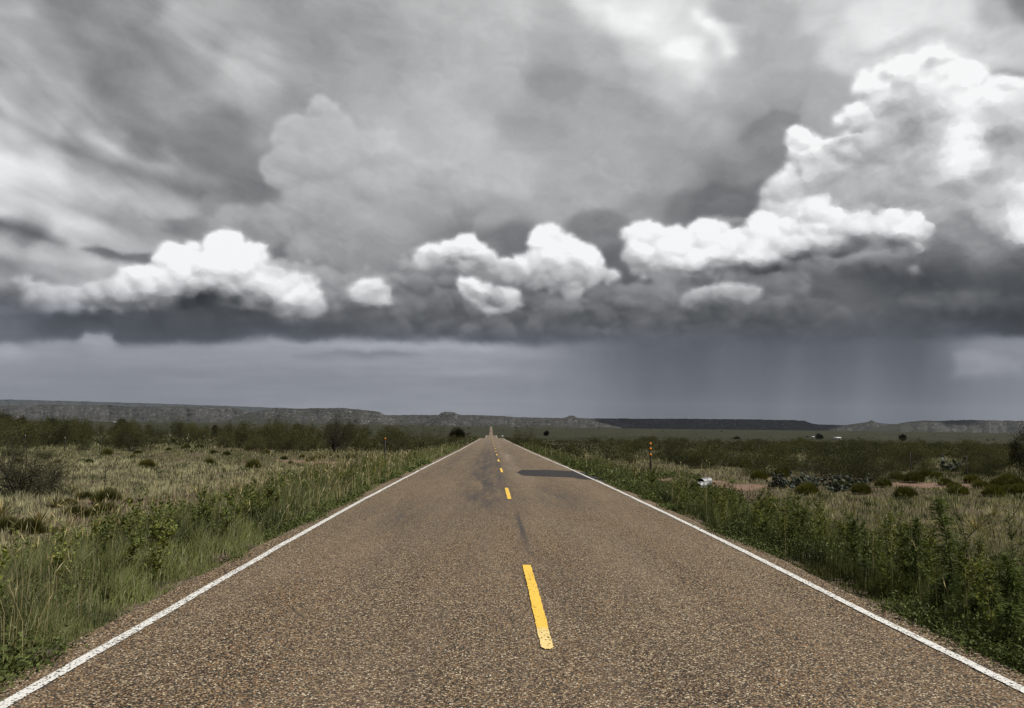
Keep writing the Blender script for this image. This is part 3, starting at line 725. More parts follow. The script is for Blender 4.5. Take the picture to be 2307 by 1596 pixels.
def wob(y, s, a=0.02): return a*2*(fbm(y*0.55, y*0+s, 3, 6)-0.5) + 0.012*(fbm(y*11, y*0+s, 2, 8)-0.5)
yl = np.unique(np.concatenate([np.arange(-6, 22, 0.035), np.arange(22, 60, 0.2), ys[(ys >= 60) & (ys < 520)]]))
XLL, XRR = -3.22, 3.97
for nm_, xc, sd_ in (('white_edge_line', XLL, 1.0), ('white_edge_line', XRR, 9.0)):
    V_, Q_ = ribbon(lambda y: xc-0.052-0.03*farw(y)+wob(y, sd_), lambda y: xc+0.052+0.03*farw(y)+wob(y, sd_)+wob(y, sd_+5, .004), yl, 3, 0.022)
    mid = V_[Q_].mean(1)[:, 1]; g_ = 31.6 if xc < 0 else 43.5
    Q_ = Q_[~((mid > g_) & (mid < g_+0.45)) & ~((mid > g_*1.9) & (mid < g_*1.9+0.5))]
    o = link(nm_, mesh(nm_, V_, quads=Q_), m_white)
    tag(o, kind='structure')
DX = 0.51
for k in range(40):
    y0, y1 = 5.96+12.1*k, 5.96+12.1*k+3.5
    yy = np.linspace(y0, y1, 60 if k < 4 else 8)
    fl_ = lambda y: DX-0.052-0.05*farw(y)+wob(y, 20.0, .012) + 0.035*sst(y0+0.06, y0, y)
    fr_ = lambda y: DX+0.052+0.05*farw(y)+wob(y, 24.0, .012) - 0.035*sst(y0+0.06, y0, y)
    V_, Q_ = ribbon(fl_, fr_, yy, 3, 0.023)
    o = link('yellow_centre_dash', mesh('yellow_centre_dash', V_, quads=Q_), m_yel)
    tag(o, kind='structure', group='yellow dashes of the centre line')
# worn pale start of the nearest dash
# tar patch laid across the right lane and its shoulder
m_tar, t, b = material('tar_patch')
P = t.new('ShaderNodeNewGeometry').outputs['Position']
c = t.mix(t.noise(P, 5, 6, 0.7), (0.012, 0.011, 0.012), (0.030, 0.027, 0.027))
c = t.mix(t.m('MULTIPLY', t.rng(t.sep(t.voro(P, 88, 'F1', 'Color'))[0], 0.7, 1.0), 0.4), c, (0.08, 0.068, 0.058))
t.l.new(c, b.inputs['Base Color']); b.inputs['Roughness'].default_value = 0.75
def patch(name, px_poly, lift):
    import mathutils.geometry as mg
    P2d = [G(*p)[:2] for p in px_poly]
    out = []
    for (ax, ay), (bx, by) in zip(P2d, P2d[1:]+P2d[:1]):
        for k in range(8):
            f = k/8; j = 0.05
            out.append((ax+(bx-ax)*f + j*(random.random()-.5), ay+(by-ay)*f + j*2*(random.random()-.5)))
    x = [p[0] for p in out]; y = [p[1] for p in out]
    gx, gy = np.meshgrid(np.linspace(min(x), max(x), 60), np.linspace(min(y), max(y), 50))
    cx, cy = (gx[:-1, :-1]+gx[1:, 1:])/2, (gy[:-1, :-1]+gy[1:, 1:])/2
    ins = sdf(out, cx, cy) > 0
    ii = np.arange(gx.size).reshape(gx.shape)
    qq = np.stack([ii[:-1, :-1], ii[:-1, 1:], ii[1:, 1:], ii[1:, :-1]], -1)[ins]
    Z = np.maximum(H(gx, gy), road_z(gx, gy)+0.012-0.3*sst(3.95, 4.1, np.abs(gx-RC))) + lift
    return tag(link(name, mesh(name, np.stack([gx, gy, Z], -1).reshape(-1, 3), quads=qq), m_tar), kind='structure')
patch('asphalt_patch', [(1164,1066),(1176,1060),(1240,1060),(1292,1063),(1318,1066),(1335,1073),(1352,1079),(1340,1083),(1310,1081),(1290,1077),(1180,1073)], 0.005)
patch('asphalt_patch', [(1336,1074),(1356,1077),(1392,1088),(1408,1096),(1380,1094),(1350,1083)], 0.009)
# ------------------------------------------------------------------ mesas and plateau on the horizon
m_mesa, t, b = material('mesa_rock')
P = t.new('ShaderNodeNewGeometry').outputs['Position']
N = t.sep(t.new('ShaderNodeNewGeometry').outputs['Normal'])
_, _, pz = t.sep(P)
rock = t.mix(t.noise(t.v('MULTIPLY', P, (0.004, 0.004, 0.09)), 1.0, 6, 0.6), (0.062, 0.057, 0.059), (0.145, 0.135, 0.134))
rock = t.mix(t.rng(t.noise(t.v('MULTIPLY', P, (0.03, 0.03, 0.06)), 1.0, 5, 0.65), 0.55, 0.66), rock, (0.30, 0.29, 0.285))
junip = t.noise(t.v('MULTIPLY', P, (0.075, 0.075, 0.11)), 1.0, 3, 0.75)
cover = t.m('ADD', t.rng(junip, 0.42, 0.55), t.m('MULTIPLY', t.rng(t.noise(P, 0.004, 4, 0.6), 0.4, 0.65), 0.30), clamp=True)
c = t.mix(cover, rock, (0.022, 0.024, 0.018))
t.l.new(t.mix(t.rng(N[2], 0.90, 0.99), c, (0.035, 0.036, 0.024)), b.inputs['Base Color'])
b.inputs['Roughness'].default_value = 1.0; b.inputs['Specular IOR Level'].default_value = 0.0
def mesa(name, top_px, dist, run, seed, mat, label=None, steps=True, cell=14, flat=1400):
    """escarpment: skyline heights from directions, real distance, cliff bands, gullies and a flat top behind"""
    X0, X1 = top_px[0][0], top_px[-1][0]
    pxs = np.linspace(X0, X1, int((X1-X0)*dist/FP/cell))
    ty = np.interp(pxs, [p[0] for p in top_px], [p[1] for p in top_px])
    ty = ty + (fbm(pxs*0.09, pxs*0+seed, 3, seed)-0.5)*1.6
    fx = []; fz = []
    for a, y in zip(pxs, ty):
        d = dist
        x, yy, z = at_dist(a, y, d); fx.append(x); fz.append(z)
    fx = np.array(fx); fz = np.array(fz)
    v = np.concatenate([np.linspace(0, 1, 34), 1+np.array([0.05, 0.3, 1.0])])
    Xg = np.repeat(fx[None, :], len(v), 0)
    base = H(fx, np.full_like(fx, dist-run))-4
    prof_v = [0, .25, .45, .62, .66, .80, .84, .93, 1.0, 3]; prof_h = [0, .13, .30, .48, .58, .72, .86, .93, 1.0, 1.0]
    if not steps: prof_v = [0, .5, 1, 3]; prof_h = [0, .55, 1, 1]
    hh = np.interp(v, prof_v, prof_h)
    gul = fbm(fx*0.006, fx*0+seed, 4, seed+1)-0.5
    Yg = dist - run*(1-np.minimum(v, 1))[:, None] + np.maximum(v-1, 0)[:, None]*flat + (run*0.9*gul)[None, :]*np.minimum(1, (1.15-np.minimum(v, 1)))[:, None]
    Yg = Yg + run*0.20*(fbm(Xg*0.012, v[:, None]*3+seed, 3, seed+2)-0.5)*np.where(v < 1, 1, 0)[:, None]
    ht = (fz-base)
    Zg = base[None, :] + ht[None, :]*hh[:, None]
    Zg = Zg + ht[None, :]*0.10*(fbm(Xg*0.014, v[:, None]*9, 3, seed+3)-0.5)*np.where((v > 0.05) & (v < 1), 1, 0)[:, None]
    # keep the direction of each column
    Xg = Xg*Yg/dist
    ii = np.arange(Xg.size).reshape(Xg.shape)
    qq = np.stack([ii[:-1, :-1], ii[:-1, 1:], ii[1:, 1:], ii[1:, :-1]], -1).reshape(-1, 4)
    return tag(link(name, mesh(name, np.stack([Xg, Yg, Zg], -1).reshape(-1, 3), quads=qq), mat), kind='structure')
m_far, t, b = material('far_plateau_scrub')
P = t.new('ShaderNodeNewGeometry').outputs['Position']
t.l.new(t.mix(t.noise(P, 0.002, 4), (0.030, 0.034, 0.032), (0.042, 0.046, 0.042)), b.inputs['Base Color'])
b.inputs['Roughness'].default_value = 1; b.inputs['Specular IOR Level'].default_value = 0
mesa('plateau', [(-400,892),(0,900),(200,905),(400,911),(560,916.5),(700,922),(820,930)], 19000, 1500, 3, m_far, steps=False, cell=60, flat=6000)
mesa('mesa', [(-300,917),(0,914),(100,912),(250,914),(290,917),(400,916),(470,917),(520,919),(545,924),(563,929),(600,942),(640,952),(700,957)], 7600, 420, 11, m_mesa)
mesa('mesa', [(470,958),(500,950),(530,940),(560,932),(585,926),(612,920.5),(680,921),(700,920),(772,920),(800,922),(840,926),(856,929),(870,936),(900,946),(960,957)], 6100, 420, 17, m_mesa)
mesa('mesa', [(820,950),(850,936),(940,935),(1080,935.5),(1115,937),(1144,938.5),(1160,940),(1185,941),(1276,942.5),(1440,943.5),(1627,944.5),(1700,945.5),(1790,947),(1812,948.5),(1828,954),(1850,957),(1900,958),(1990,957),(2040,955),(2100,956),(2200,960),(2300,975)], 7000, 330, 23, m_mesa)
mesa('butte', [(950,957),(975,943),(988,936),(994,930),(1003,928),(1024,929),(1031,934),(1050,938),(1100,948),(1150,960)], 6300, 260, 29, m_mesa, flat=120)
mesa('butte', [(1180,962),(1215,949),(1262,943.5),(1277,940),(1281,937),(1292,937),(1298,941),(1320,946),(1400,963)], 6350, 240, 31, m_mesa, flat=100)
mesa('butte', [(1780,975),(1850,964),(1915,957),(1945,953),(1957,950),(1963,947),(1970,951),(1985,954),(2040,958),(2120,966),(2200,976)], 6400, 260, 37, m_mesa, flat=100)
mesa('mesa', [(1930,972),(1990,962),(2045,951),(2078,948),(2120,948.5),(2160,947),(2171,946.5),(2250,947.5),(2307,949),(2500,953),(2800,957)], 6300, 420, 41, m_mesa)

# high clouds added out of view so their shadow falls on the far ridge
def add_shade_cloud(x, y, z, sx, sy, sz, seed):
    n, m = 72, 36
    th = np.linspace(0, 2*PI, n+1)[:-1]; ph = np.linspace(0.02, PI-0.02, m)
    TH, PH = np.meshgrid(th, ph)
    d = np.stack([np.cos(TH)*np.sin(PH), np.sin(TH)*np.sin(PH), np.cos(PH)], -1)
    k = 0.75+0.5*fbm(d[..., 0]*3+seed+d[..., 2]*2, d[..., 1]*3+seed, 4, seed)
    V = d*k[..., None]*np.array([sx, sy, sz])
    ii = np.arange(n*m).reshape(m, n)
    q = np.stack([ii[:-1], np.roll(ii, -1, 1)[:-1], np.roll(ii, -1, 1)[1:], ii[1:]], -1).reshape(-1, 4)
    o = link('shade_cloud', mesh('shade_cloud', V.reshape(-1, 3), quads=q, smooth=True), m_cloud, None, (x, y, z))
    return tag(o, kind='structure')
m_cloud = plain('cloud_white', (0.8, 0.8, 0.8), 1.0, 0, 0.05, 0.001)
hc = 9000.0
for tx, ty, sx, sy in ((2350, 7000, 1150, 1000), (4260, 6700, 300, 420)):
    add_shade_cloud(tx+sd.x/sd.z*hc, ty+sd.y/sd.z*hc, hc, sx, sy, 380, 3)
# ------------------------------------------------------------------ plant building blocks (numpy)
def leaf_mat(name, col, var=0.35, rough=0.55, trans=0.25, scale=3.0, tintw=True):
    m, t, b = material(name)
    at = t.new('ShaderNodeAttribute', attribute_name='tint')
    gi = t.new('ShaderNodeObjectInfo')
    base = t.v('MULTIPLY', at.outputs['Color'], col)
    base = t.v('MULTIPLY', base, t.ramp(gi.outputs['Random'], [(0, (1-var, 1-var, 1-var)), (0.5, (1.0, 1.0, 1.0)), (1, (1+var, 1+var*0.8, 1+var*0.5))])) if tintw else base
    t.l.new(base, b.inputs['Base Color'])
    b.inputs['Roughness'].default_value = rough; b.inputs['Specular IOR Level'].default_value = 0.12
    tr = t.new('ShaderNodeBsdfTranslucent'); t.l.new(t.v('MULTIPLY', base, (1.1, 1.2, 0.6)), tr.inputs['Color'])
    mx = t.new('ShaderNodeMixShader'); mx.inputs[0].default_value = trans
    t.l.new(b.outputs[0], mx.inputs[1]); t.l.new(tr.outputs[0], mx.inputs[2])
    t.l.new(mx.outputs[0], m.node_tree.nodes['Material Output'].inputs['Surface'])
    return m
def nrm(v): return v/(np.linalg.norm(v, axis=-1, keepdims=True)+1e-9)
def blades(P, Hh, Wd, lean, amt, tint, curve=0.5):
    """grass-like blades: P base (n,3), height, width, lean direction angle, lean amount (m/m)"""
    n = len(P)
    side = np.stack([-np.sin(lean+1.3), np.cos(lean+1.3), np.zeros(n)], -1)
    ld = np.stack([np.cos(lean), np.sin(lean), np.zeros(n)], -1)
    Hh = Hh[:, None]; Wd = Wd[:, None]; amt = amt[:, None]
    up = np.array([0, 0, 1.0])
    mid = P + up*Hh*0.55 + ld*Hh*amt*curve*0.5
    tip = P + up*Hh*np.sqrt(np.clip(1-amt**2*0.6, 0.1, 1)) + ld*Hh*amt
    V = np.stack([P-side*Wd/2, P+side*Wd/2, mid+side*Wd*0.42, mid-side*Wd*0.42, tip], 1).reshape(-1, 3)
    k = np.arange(n)[:, None]*5
    T = np.repeat(tint[:, None, :], 5, 1)
    return V, k+np.array([[3, 2, 4]]), k+np.array([[0, 1, 2, 3]]), T.reshape(-1, 3)
def leaves(P, D, L, Wd, tint, rg, fold=0.25):
    """simple pointed leaves: a kite folded along its midrib"""
    n = len(P)
    D = nrm(D)
    r = rg.normal(size=(n, 3)); S = nrm(np.cross(D, r)); Nn = np.cross(S, D)
    L = L[:, None]; Wd = Wd[:, None]
    m = P + D*L*0.45
    V = np.stack([P, m+S*Wd/2+Nn*Wd*fold, P+D*L, m-S*Wd/2+Nn*Wd*fold], 1).reshape(-1, 3)
    k = np.arange(n)[:, None]*4
    T = np.repeat(tint[:, None, :], 4, 1)
    return V, None, k+np.array([[0, 1, 2, 3]]), T.reshape(-1, 3)
def tubes(A, B, ra, rb, sides=4):
    """tapered prisms for branch segments"""
    A, B = np.asarray(A, float), np.asarray(B, float)
    n = len(A); D = nrm(B-A)
    ref = np.where(np.abs(D[:, 2:3]) > 0.9, [[1.0, 0, 0]], [[0, 0, 1.0]])
    S = nrm(np.cross(D, ref)); T = np.cross(D, S)
    ang = np.arange(sides)*2*PI/sides
    ring = S[:, None, :]*np.cos(ang)[None, :, None] + T[:, None, :]*np.sin(ang)[None, :, None]
    Va = A[:, None, :] + ring*np.asarray(ra)[:, None, None]
    Vb = B[:, None, :] + ring*np.asarray(rb)[:, None, None]
    V = np.concatenate([Va, Vb], 1).reshape(-1, 3)
    k = np.arange(n)[:, None, None]*2*sides
    j = np.arange(sides); j2 = (j+1) % sides
    q = np.stack([j, j2, j2+sides, j+sides], -1)[None]
    return V, None, (k+q).reshape(-1, 4), np.ones((len(V), 3))
def join(parts):
    V, T, Q, C_ = [], [], [], []
    o = 0
    for v, t3, q4, c in parts:
        V.append(v); C_.append(c)
        if t3 is not None and len(t3): T.append(t3+o)
        if q4 is not None and len(q4): Q.append(q4+o)
        o += len(v)
    return dict(V=np.concatenate(V), tris=np.concatenate(T) if T else None, quads=np.concatenate(Q) if Q else None, tint=np.concatenate(C_))
def jit(rg, n, base=(1, 1, 1), a=0.3, warm=0.15):
    k = 1+a*(rg.random((n, 1))*2-1)
    w_ = rg.random((n, 1))*warm
    return np.clip(np.array(base)[None]*k*np.concatenate([1+w_*1.6, 1+w_*0.6, 1-w_*0.8], 1), 0.02, 4)

m_bark = plain('bark', (0.036, 0.030, 0.025), 0.9, 0, 0.3, 30)
m_mesq = leaf_mat('mesquite_foliage', (0.060, 0.066, 0.030), 0.3)
m_jun = leaf_mat('juniper_foliage', (0.022, 0.024, 0.014), 0.2, trans=0.08)
m_weed = leaf_mat('weed_foliage', (0.118, 0.152, 0.054), 0.35)
m_horse = leaf_mat('narrow_leaf_weed_foliage', (0.070, 0.100, 0.032), 0.35)
m_stem = plain('green_stem', (0.080, 0.092, 0.042), 0.7, 0, 0.3, 20)
m_snake = leaf_mat('rounded_shrub_foliage', (0.080, 0.088, 0.032), 0.30)
m_yucca = leaf_mat('yucca_blades', (0.23, 0.24, 0.165), 0.15, trans=0.08)
m_cact = leaf_mat('cactus_pads', (0.062, 0.076, 0.066), 0.10, trans=0.0, rough=0.6)
m_grass = leaf_mat('grass_blades', (1, 1, 1), 0.0, trans=0.16, tintw=False)

def skeleton(rg, stems, Ht, Wd, levels=3, bend=0.35, kids=(3, 4), up=0.25, r0=0.03, flare=0.9):
    """branch segments of a many-stemmed desert shrub; returns segments and twig ends"""
    A, B, RA, RB, tips = [], [], [], [], []
    def grow(p, d, ln, r, lv):
        nseg = 3
        q = p
        for k in range(nseg):
            d = d + rg.normal(size=3)*bend*0.5 + np.array([0, 0, up*0.12]); d = d/np.linalg.norm(d)
            e = q + d*ln/nseg
            r2 = r*(0.80 if lv else 0.78)
            A.append(q); B.append(e); RA.append(r); RB.append(r2)
            r = r2; q = e
            if lv <= 1: tips.append((q, d, lv))
            if lv > 0 and (k > 0 or lv == levels):
                for j in range(rg.integers(*kids) if k == nseg-1 else rg.integers(1, 3)):
                    dd = d + rg.normal(size=3)*0.75; dd[2] = dd[2]*0.7 + up*0.5
                    grow(q, dd/np.linalg.norm(dd), ln*rg.uniform(0.50, 0.78), r*0.62, lv-1)
    for s in range(stems):
        a = 2*PI*(s+rg.random()*0.7)/stems
        d = np.array([math.cos(a)*flare*Wd/Ht, math.sin(a)*flare*Wd/Ht, 1.0])
        grow(np.array([math.cos(a)*0.05, math.sin(a)*0.05, -0.05]), d/np.linalg.norm(d), Ht*rg.uniform(0.36, 0.5), r0*rg.uniform(0.7, 1.1), levels)
    return np.array(A), np.array(B), np.array(RA), np.array(RB), tips
def fit(parts, Ht, Wd, pz=99.0):
    """scale branch and leaf meshes together to the wanted height and width"""
    V = np.concatenate([p['V'] for p in parts])
    zt = np.percentile(V[:, 2], pz); wt = np.percentile(np.hypot(V[:, 0], V[:, 1]), 98)*2
    for p in parts: p['V'] = p['V']*np.array([Wd/wt, Wd/wt, Ht/zt])
def shrub(name, seed, Ht, Wd, stems, nleaf, leaf=(0.05, 0.018), levels=3, label=None, cat='bush', group=None, mleaf=None, r0=0.028, spread=0.10, up=0.25, flare=0.9, kids=(3, 4), part='foliage'):
    rg = np.random.default_rng(seed)
    A, B, ra, rb, tips = skeleton(rg, stems, Ht, Wd, levels, r0=r0, up=up, flare=flare, kids=kids)
    br = join([tubes(A, B, ra, rb, 4)])
    tp = np.array([t_[0] for t_ in tips]); td = np.array([t_[1] for t_ in tips])
    i = rg.integers(0, len(tp), nleaf)
    P = tp[i] + rg.normal(size=(nleaf, 3))*spread + td[i]*rg.uniform(-0.15, 0.10, (nleaf, 1))
    D = td[i] + rg.normal(size=(nleaf, 3))*0.9
    clump = 0.72+0.56*rg.random(len(tp))
    tint = jit(rg, nleaf, a=0.25)*clump[i][:, None]
    lf = join([leaves(P, D, leaf[0]*rg.uniform(0.6, 1.3, nleaf), leaf[1]*rg.uniform(0.7, 1.3, nleaf), tint, rg)])
    fit([br, lf], Ht, Wd, 92.0 if name == 'bare_mesquite' else 99.0)
    root = empty(name)
    link('branches', mesh(name+'_branches', **br), m_bark, root)
    link(part, mesh(name+'_foliage', **lf), mleaf or m_mesq, root)
    return tag(root, label, cat, group)
def juniper(name, seed, Ht, Wd, n, label, group, leaf=0.16):
    rg = np.random.default_rng(seed)
    k = 46
    c = rg.normal(size=(k, 3)); c = c/np.linalg.norm(c, axis=1)[:, None]*rg.random((k, 1))**0.4
    c[:, 2] = np.abs(c[:, 2])*1.5-0.55
    c = c*np.array([Wd/2*0.78, Wd/2*0.78, Ht*0.34]) + np.array([0, 0, Ht*0.5])
    i = rg.integers(0, k, n)
    P = c[i] + rg.normal(size=(n, 3))*np.array([Wd*0.085, Wd*0.085, Ht*0.075])
    P[:, 2] = np.maximum(P[:, 2], Ht*0.04)
    D = (P-np.array([0, 0, Ht*0.3])) + rg.normal(size=(n, 3))*0.5
    lf = join([leaves(P, D, leaf*rg.uniform(0.5, 1.2, n), leaf*0.5*rg.uniform(0.5, 1.2, n), jit(rg, n, a=0.35), rg)])
    A = [[0, 0, -.1]]+[[0, 0, Ht*0.12]]*7; B = [[0, 0, Ht*0.25]]+[list(c[j]*0.8) for j in range(7)]
    br = join([tubes(A, B, [Wd*0.05]+[Wd*0.025]*7, [Wd*0.03]+[Wd*0.008]*7, 6)])
    root = empty(name)
    link('trunk', mesh(name+'_trunk', **br), m_bark, root)
    link('crown', mesh(name+'_crown', **lf), m_jun, root)
    return tag(root, label, 'tree', group)
def leafy_weed(seed, Ht, n_br, leaf=(0.055, 0.022), dens=34, label=None, group=None, name='leafy_weed', mleaf=None, bare=0.0, splay=0.55):
    """upright roadside weed: ridged stem, side shoots, alternate leaves"""
    rg = np.random.default_rng(seed)
    A, B, ra, rb = [], [], [], []
    LP, LD, LS = [], [], []
    def shoot(p, d, ln, r, n, lf, bare_):
        seg = 7; q = p
        for k in range(seg):
            d = nrm(d + rg.normal(size=3)*0.09 + np.array([0, 0, 0.07])); e = q+d*ln/seg
            A.append(q); B.append(e); ra.append(r*(1-k/seg*0.7)); rb.append(r*(1-(k+1)/seg*0.7))
            if k/seg >= bare_:
                m = max(1, int(n/seg))
                for _ in range(m):
                    f = rg.random(); a = rg.uniform(0, 2*PI)
                    LP.append(q+(e-q)*f); LD.append(np.array([math.cos(a), math.sin(a), rg.uniform(-0.2, 0.8)])+d*0.4)
                    LS.append(lf*(1.15-0.55*k/seg)*rg.uniform(0.7, 1.2))
            q = e
            yield q, d, k
    main = list(shoot(np.array([0, 0, -0.03]), np.array([rg.normal()*0.06, rg.normal()*0.06, 1.0]), Ht, 0.0052, dens, 1.0, 0.0))
    for j in range(n_br):
        q, d, k = main[rg.integers(0, 6)]
        a = rg.uniform(0, 2*PI)
        for _ in shoot(q, np.array([math.cos(a)*splay, math.sin(a)*splay, 0.75]), Ht*rg.uniform(0.25, 0.55)*(1-k*0.07), 0.0030, dens*0.5, 0.85, bare): pass
    n = len(LP)
    st = join([tubes(A, B, np.array(ra), np.array(rb), 3)])
    lf = join([leaves(np.array(LP), np.array(LD), leaf[0]*np.array(LS), leaf[1]*np.array(LS), jit(rg, n, a=0.3, warm=0.3), rg, 0.18)])
    root = empty(name)
    link('stem', mesh(name+'_stem', **st), m_stem, root)
    link('leaves', mesh(name+'_leaves', **lf), mleaf or m_weed, root)
    return tag(root, label, 'weed', group)
def plume_weed(seed, Ht, label=None, group=None, name='plume_weed'):
    """tall column packed with narrow arching leaves"""
    rg = np.random.default_rng(seed)
    n = int(620*Ht)
    z = rg.random(n)**0.85*Ht
    bendx, bendy = rg.normal()*0.05, rg.normal()*0.05
    cx_, cy_ = bendx*(z/Ht)**2*Ht, bendy*(z/Ht)**2*Ht
    a = rg.uniform(0, 2*PI, n)
    L = 0.115*np.where(z < Ht*0.85, 1, 1-(z-Ht*0.85)/(Ht*0.15)*0.55)*rg.uniform(0.7, 1.1, n)*np.clip(z/0.25, 0.45, 1)
    P = np.stack([cx_, cy_, z], -1)
    el = rg.uniform(0.15, 0.75, n)+(z/Ht)**4*0.8
    D1 = np.stack([np.cos(a), np.sin(a), el], -1); D2 = np.stack([np.cos(a), np.sin(a), el-0.9], -1)
    W = np.full(n, 0.010)
    tint = jit(rg, n, a=0.3)*np.where(z < Ht*0.3, 0.9, 1.0)[:, None]
    l1 = leaves(P, D1, L*0.6, W, tint, rg, 0.1); P2_ = P+nrm(D1)*(L*0.45)[:, None]
    l2 = leaves(P2_, D2, L*0.6, W*0.9, tint, rg, 0.1)
    zz = np.linspace(0, Ht, 9); cc = np.stack([bendx*(zz/Ht)**2*Ht, bendy*(zz/Ht)**2*Ht, zz], -1)
    st = join([tubes(cc[:-1], cc[1:], np.linspace(.006, .003, 8), np.linspace(.0056, .0026, 8), 4)])
    root = empty(name)
    link('stem', mesh(name+'_stem', **st), m_stem, root)
    link('leaves', mesh(name+'_leaves', **join([l1, l2])), m_horse, root)
    return tag(root, label, 'weed', group)
def dome_shrub(seed, Ht, Wd, n, label=None, group=None):
    """rounded shrub made of fine upright green stems"""
    rg = np.random.default_rng(seed)
    a = rg.uniform(0, 2*PI, n); r = np.sqrt(rg.random(n))
    P = np.stack([np.cos(a)*r*Wd*0.22, np.sin(a)*r*Wd*0.22, np.zeros(n)-0.02], -1)
    end = np.stack([np.cos(a)*r*Wd*0.5, np.sin(a)*r*Wd*0.5, Ht*np.sqrt(np.clip(1-(r*0.95)**2, 0.02, 1))*rg.uniform(0.82, 1.05, n)], -1)
    end += rg.normal(size=end.shape)*0.02
    D = end-P; L = np.linalg.norm(D, axis=1)
    tint = jit(rg, n, a=0.35, warm=0.25)
    l1 = leaves(P+D*0.35, D, L*0.7, np.full(n, 0.012), tint, rg, 0.1)
    root = empty('rounded_shrub')
    link('foliage', mesh('rounded_shrub_foliage', **join([l1])), m_snake, root)
    A = P[:14]; B = P[:14]+D[:14]*0.6
    link('stems', mesh('rounded_shrub_stems', **join([tubes(A, B, [.006]*14, [.002]*14, 3)])), m_bark, root)
    return tag(root, label, 'shrub', group)
def yucca(seed, s, n, stalk, label, group=None):
    rg = np.random.default_rng(seed)
    a = rg.uniform(0, 2*PI, n); el = np.arccos(rg.uniform(0.02, 0.95, n))     # from vertical
    L = s*rg.uniform(0.75, 1.05, n)
    D = np.stack([np.cos(a)*np.sin(el), np.sin(a)*np.sin(el), np.cos(el)], -1)
    P = D*0.03; S = nrm(np.cross(D, np.array([0, 0, 1.0])+rg.normal(size=(n, 3))*0.05))
    W = 0.018*s/0.5*np.ones((n, 1))
    M = P+D*L[:, None]*0.5; T = P+D*L[:, None]*1.0-np.array([0, 0, 1])*(np.sin(el)*0.06*s)[:, None]
    V = np.stack([P-S*W*0.4, P+S*W*0.4, M+S*W*0.5, M-S*W*0.5, T], 1).reshape(-1, 3)
    k = np.arange(n)[:, None]*5
    tint = np.repeat(jit(rg, n, a=0.25, warm=0.4)[:, None], 5, 1).reshape(-1, 3)
    root = empty('yucca')
    link('blades', mesh('yucca_blades', **join([(V, k+np.array([[3, 2, 4]]), k+np.array([[0, 1, 2, 3]]), tint)])), m_yucca, root)
    if stalk:
        zz = np.linspace(0, stalk, 8); ln_ = rg.normal(size=2)*0.02
        c = np.stack([zz*ln_[0], zz*ln_[1], zz], -1)
        link('flower_stalk', mesh('yucca_stalk', **join([tubes(c[:-1], c[1:], np.linspace(.011, .006, 7), np.linspace(.010, .005, 7), 5)])), m_bark, root)
        m = 13; zz = rg.uniform(0.55, 1.0, m)*stalk; aa = rg.uniform(0, 2*PI, m)
        A = np.stack([np.cos(aa)*0.02, np.sin(aa)*0.02, zz], -1); B = A+np.stack([np.cos(aa)*.03, np.sin(aa)*.03, np.full(m, .045)], -1)
        Mm = (A+B)/2
        link('seed_pods', mesh('yucca_pods', **join([tubes(A, Mm, [.006]*m, [.017]*m, 6), tubes(Mm, B, [.017]*m, [.005]*m, 6)])), m_bark, root)
    return tag(root, label, 'yucca', group)
def cactus(seed, n, R_, label, group):
    """prickly pear: oval pads growing from pad rims"""
    rg = np.random.default_rng(seed)
    parts = []
    th = np.linspace(0, 2*PI, 11)[:-1]
    def pad(p, d, s):
        d = d/np.linalg.norm(d); S = nrm(np.cross(d, rg.normal(size=3))); N_ = np.cross(S, d)
        V = [p]
        rows = [(0.12, 0.35), (0.38, 0.86), (0.66, 1.0), (0.88, 0.66)]
        for u, wv in rows:
            c = p+d*s*u
            for a in th: V.append(c+S*math.cos(a)*s*0.40*wv+N_*math.sin(a)*s*0.075*wv)
        V.append(p+d*s)
        V = np.array(V); T, Q = [], []
        for j in range(10):
            j2 = (j+1) % 10
            T.append([0, 1+j2, 1+j]); T.append([41, 31+j, 31+j2])
            for r in range(3): Q.append([1+r*10+j, 1+r*10+j2, 11+r*10+j2, 11+r*10+j])
        c = jit(rg, 1, a=0.2)[0]
        parts.append((V, np.array(T), np.array(Q), np.repeat(c[None], 42, 0)))
        return [(p+d*s*0.95, d), (p+d*s*0.8+S*s*0.28, d+S*0.8), (p+d*s*0.8-S*s*0.28, d-S*0.8)]
    fr = []
    for k in range(max(3, n//4)):
        a = rg.uniform(0, 2*PI); r = R_*math.sqrt(rg.random())*0.7
        fr += pad(np.array([math.cos(a)*r, math.sin(a)*r, -0.03]), np.array([math.cos(a)*0.6, math.sin(a)*0.6, 1.0]), rg.uniform(.17, .24))
    for k in range(n-n//4):
        p, d = fr.pop(rg.integers(0, len(fr)))
        d = d+rg.normal(size=3)*0.35+np.array([0, 0, 0.25])
        fr += pad(p, d, rg.uniform(.15, .22))
        if p[2] > 0.5: fr = [f for f in fr if f[0][2] < 0.62] or fr
    root = empty('prickly_pear')
    link('pads', mesh('cactus_pads', **join(parts), smooth=True), m_cact, root)
    return tag(root, label, 'cactus', group)
# ------------------------------------------------------------------ planting
def put(root, x, y, rz=None, s=1.0, dz=0.0, used=set()):
    rz = random.uniform(0, 6.28) if rz is None else rz
    loc = (x, y, float(H(x, y))-0.02+dz)
    if root.name not in used:
        used.add(root.name)
        root.location = loc; root.rotation_euler = (0, 0, rz); root.scale = (s, s, s) if not hasattr(s, '__len__') else s
        return root
    return copy_thing(root, loc, rz, s)
def relabel(o, label, group=None):
    o['label'] = label
    if group: o['group'] = group
    elif 'group' in o: del o['group']
    return o

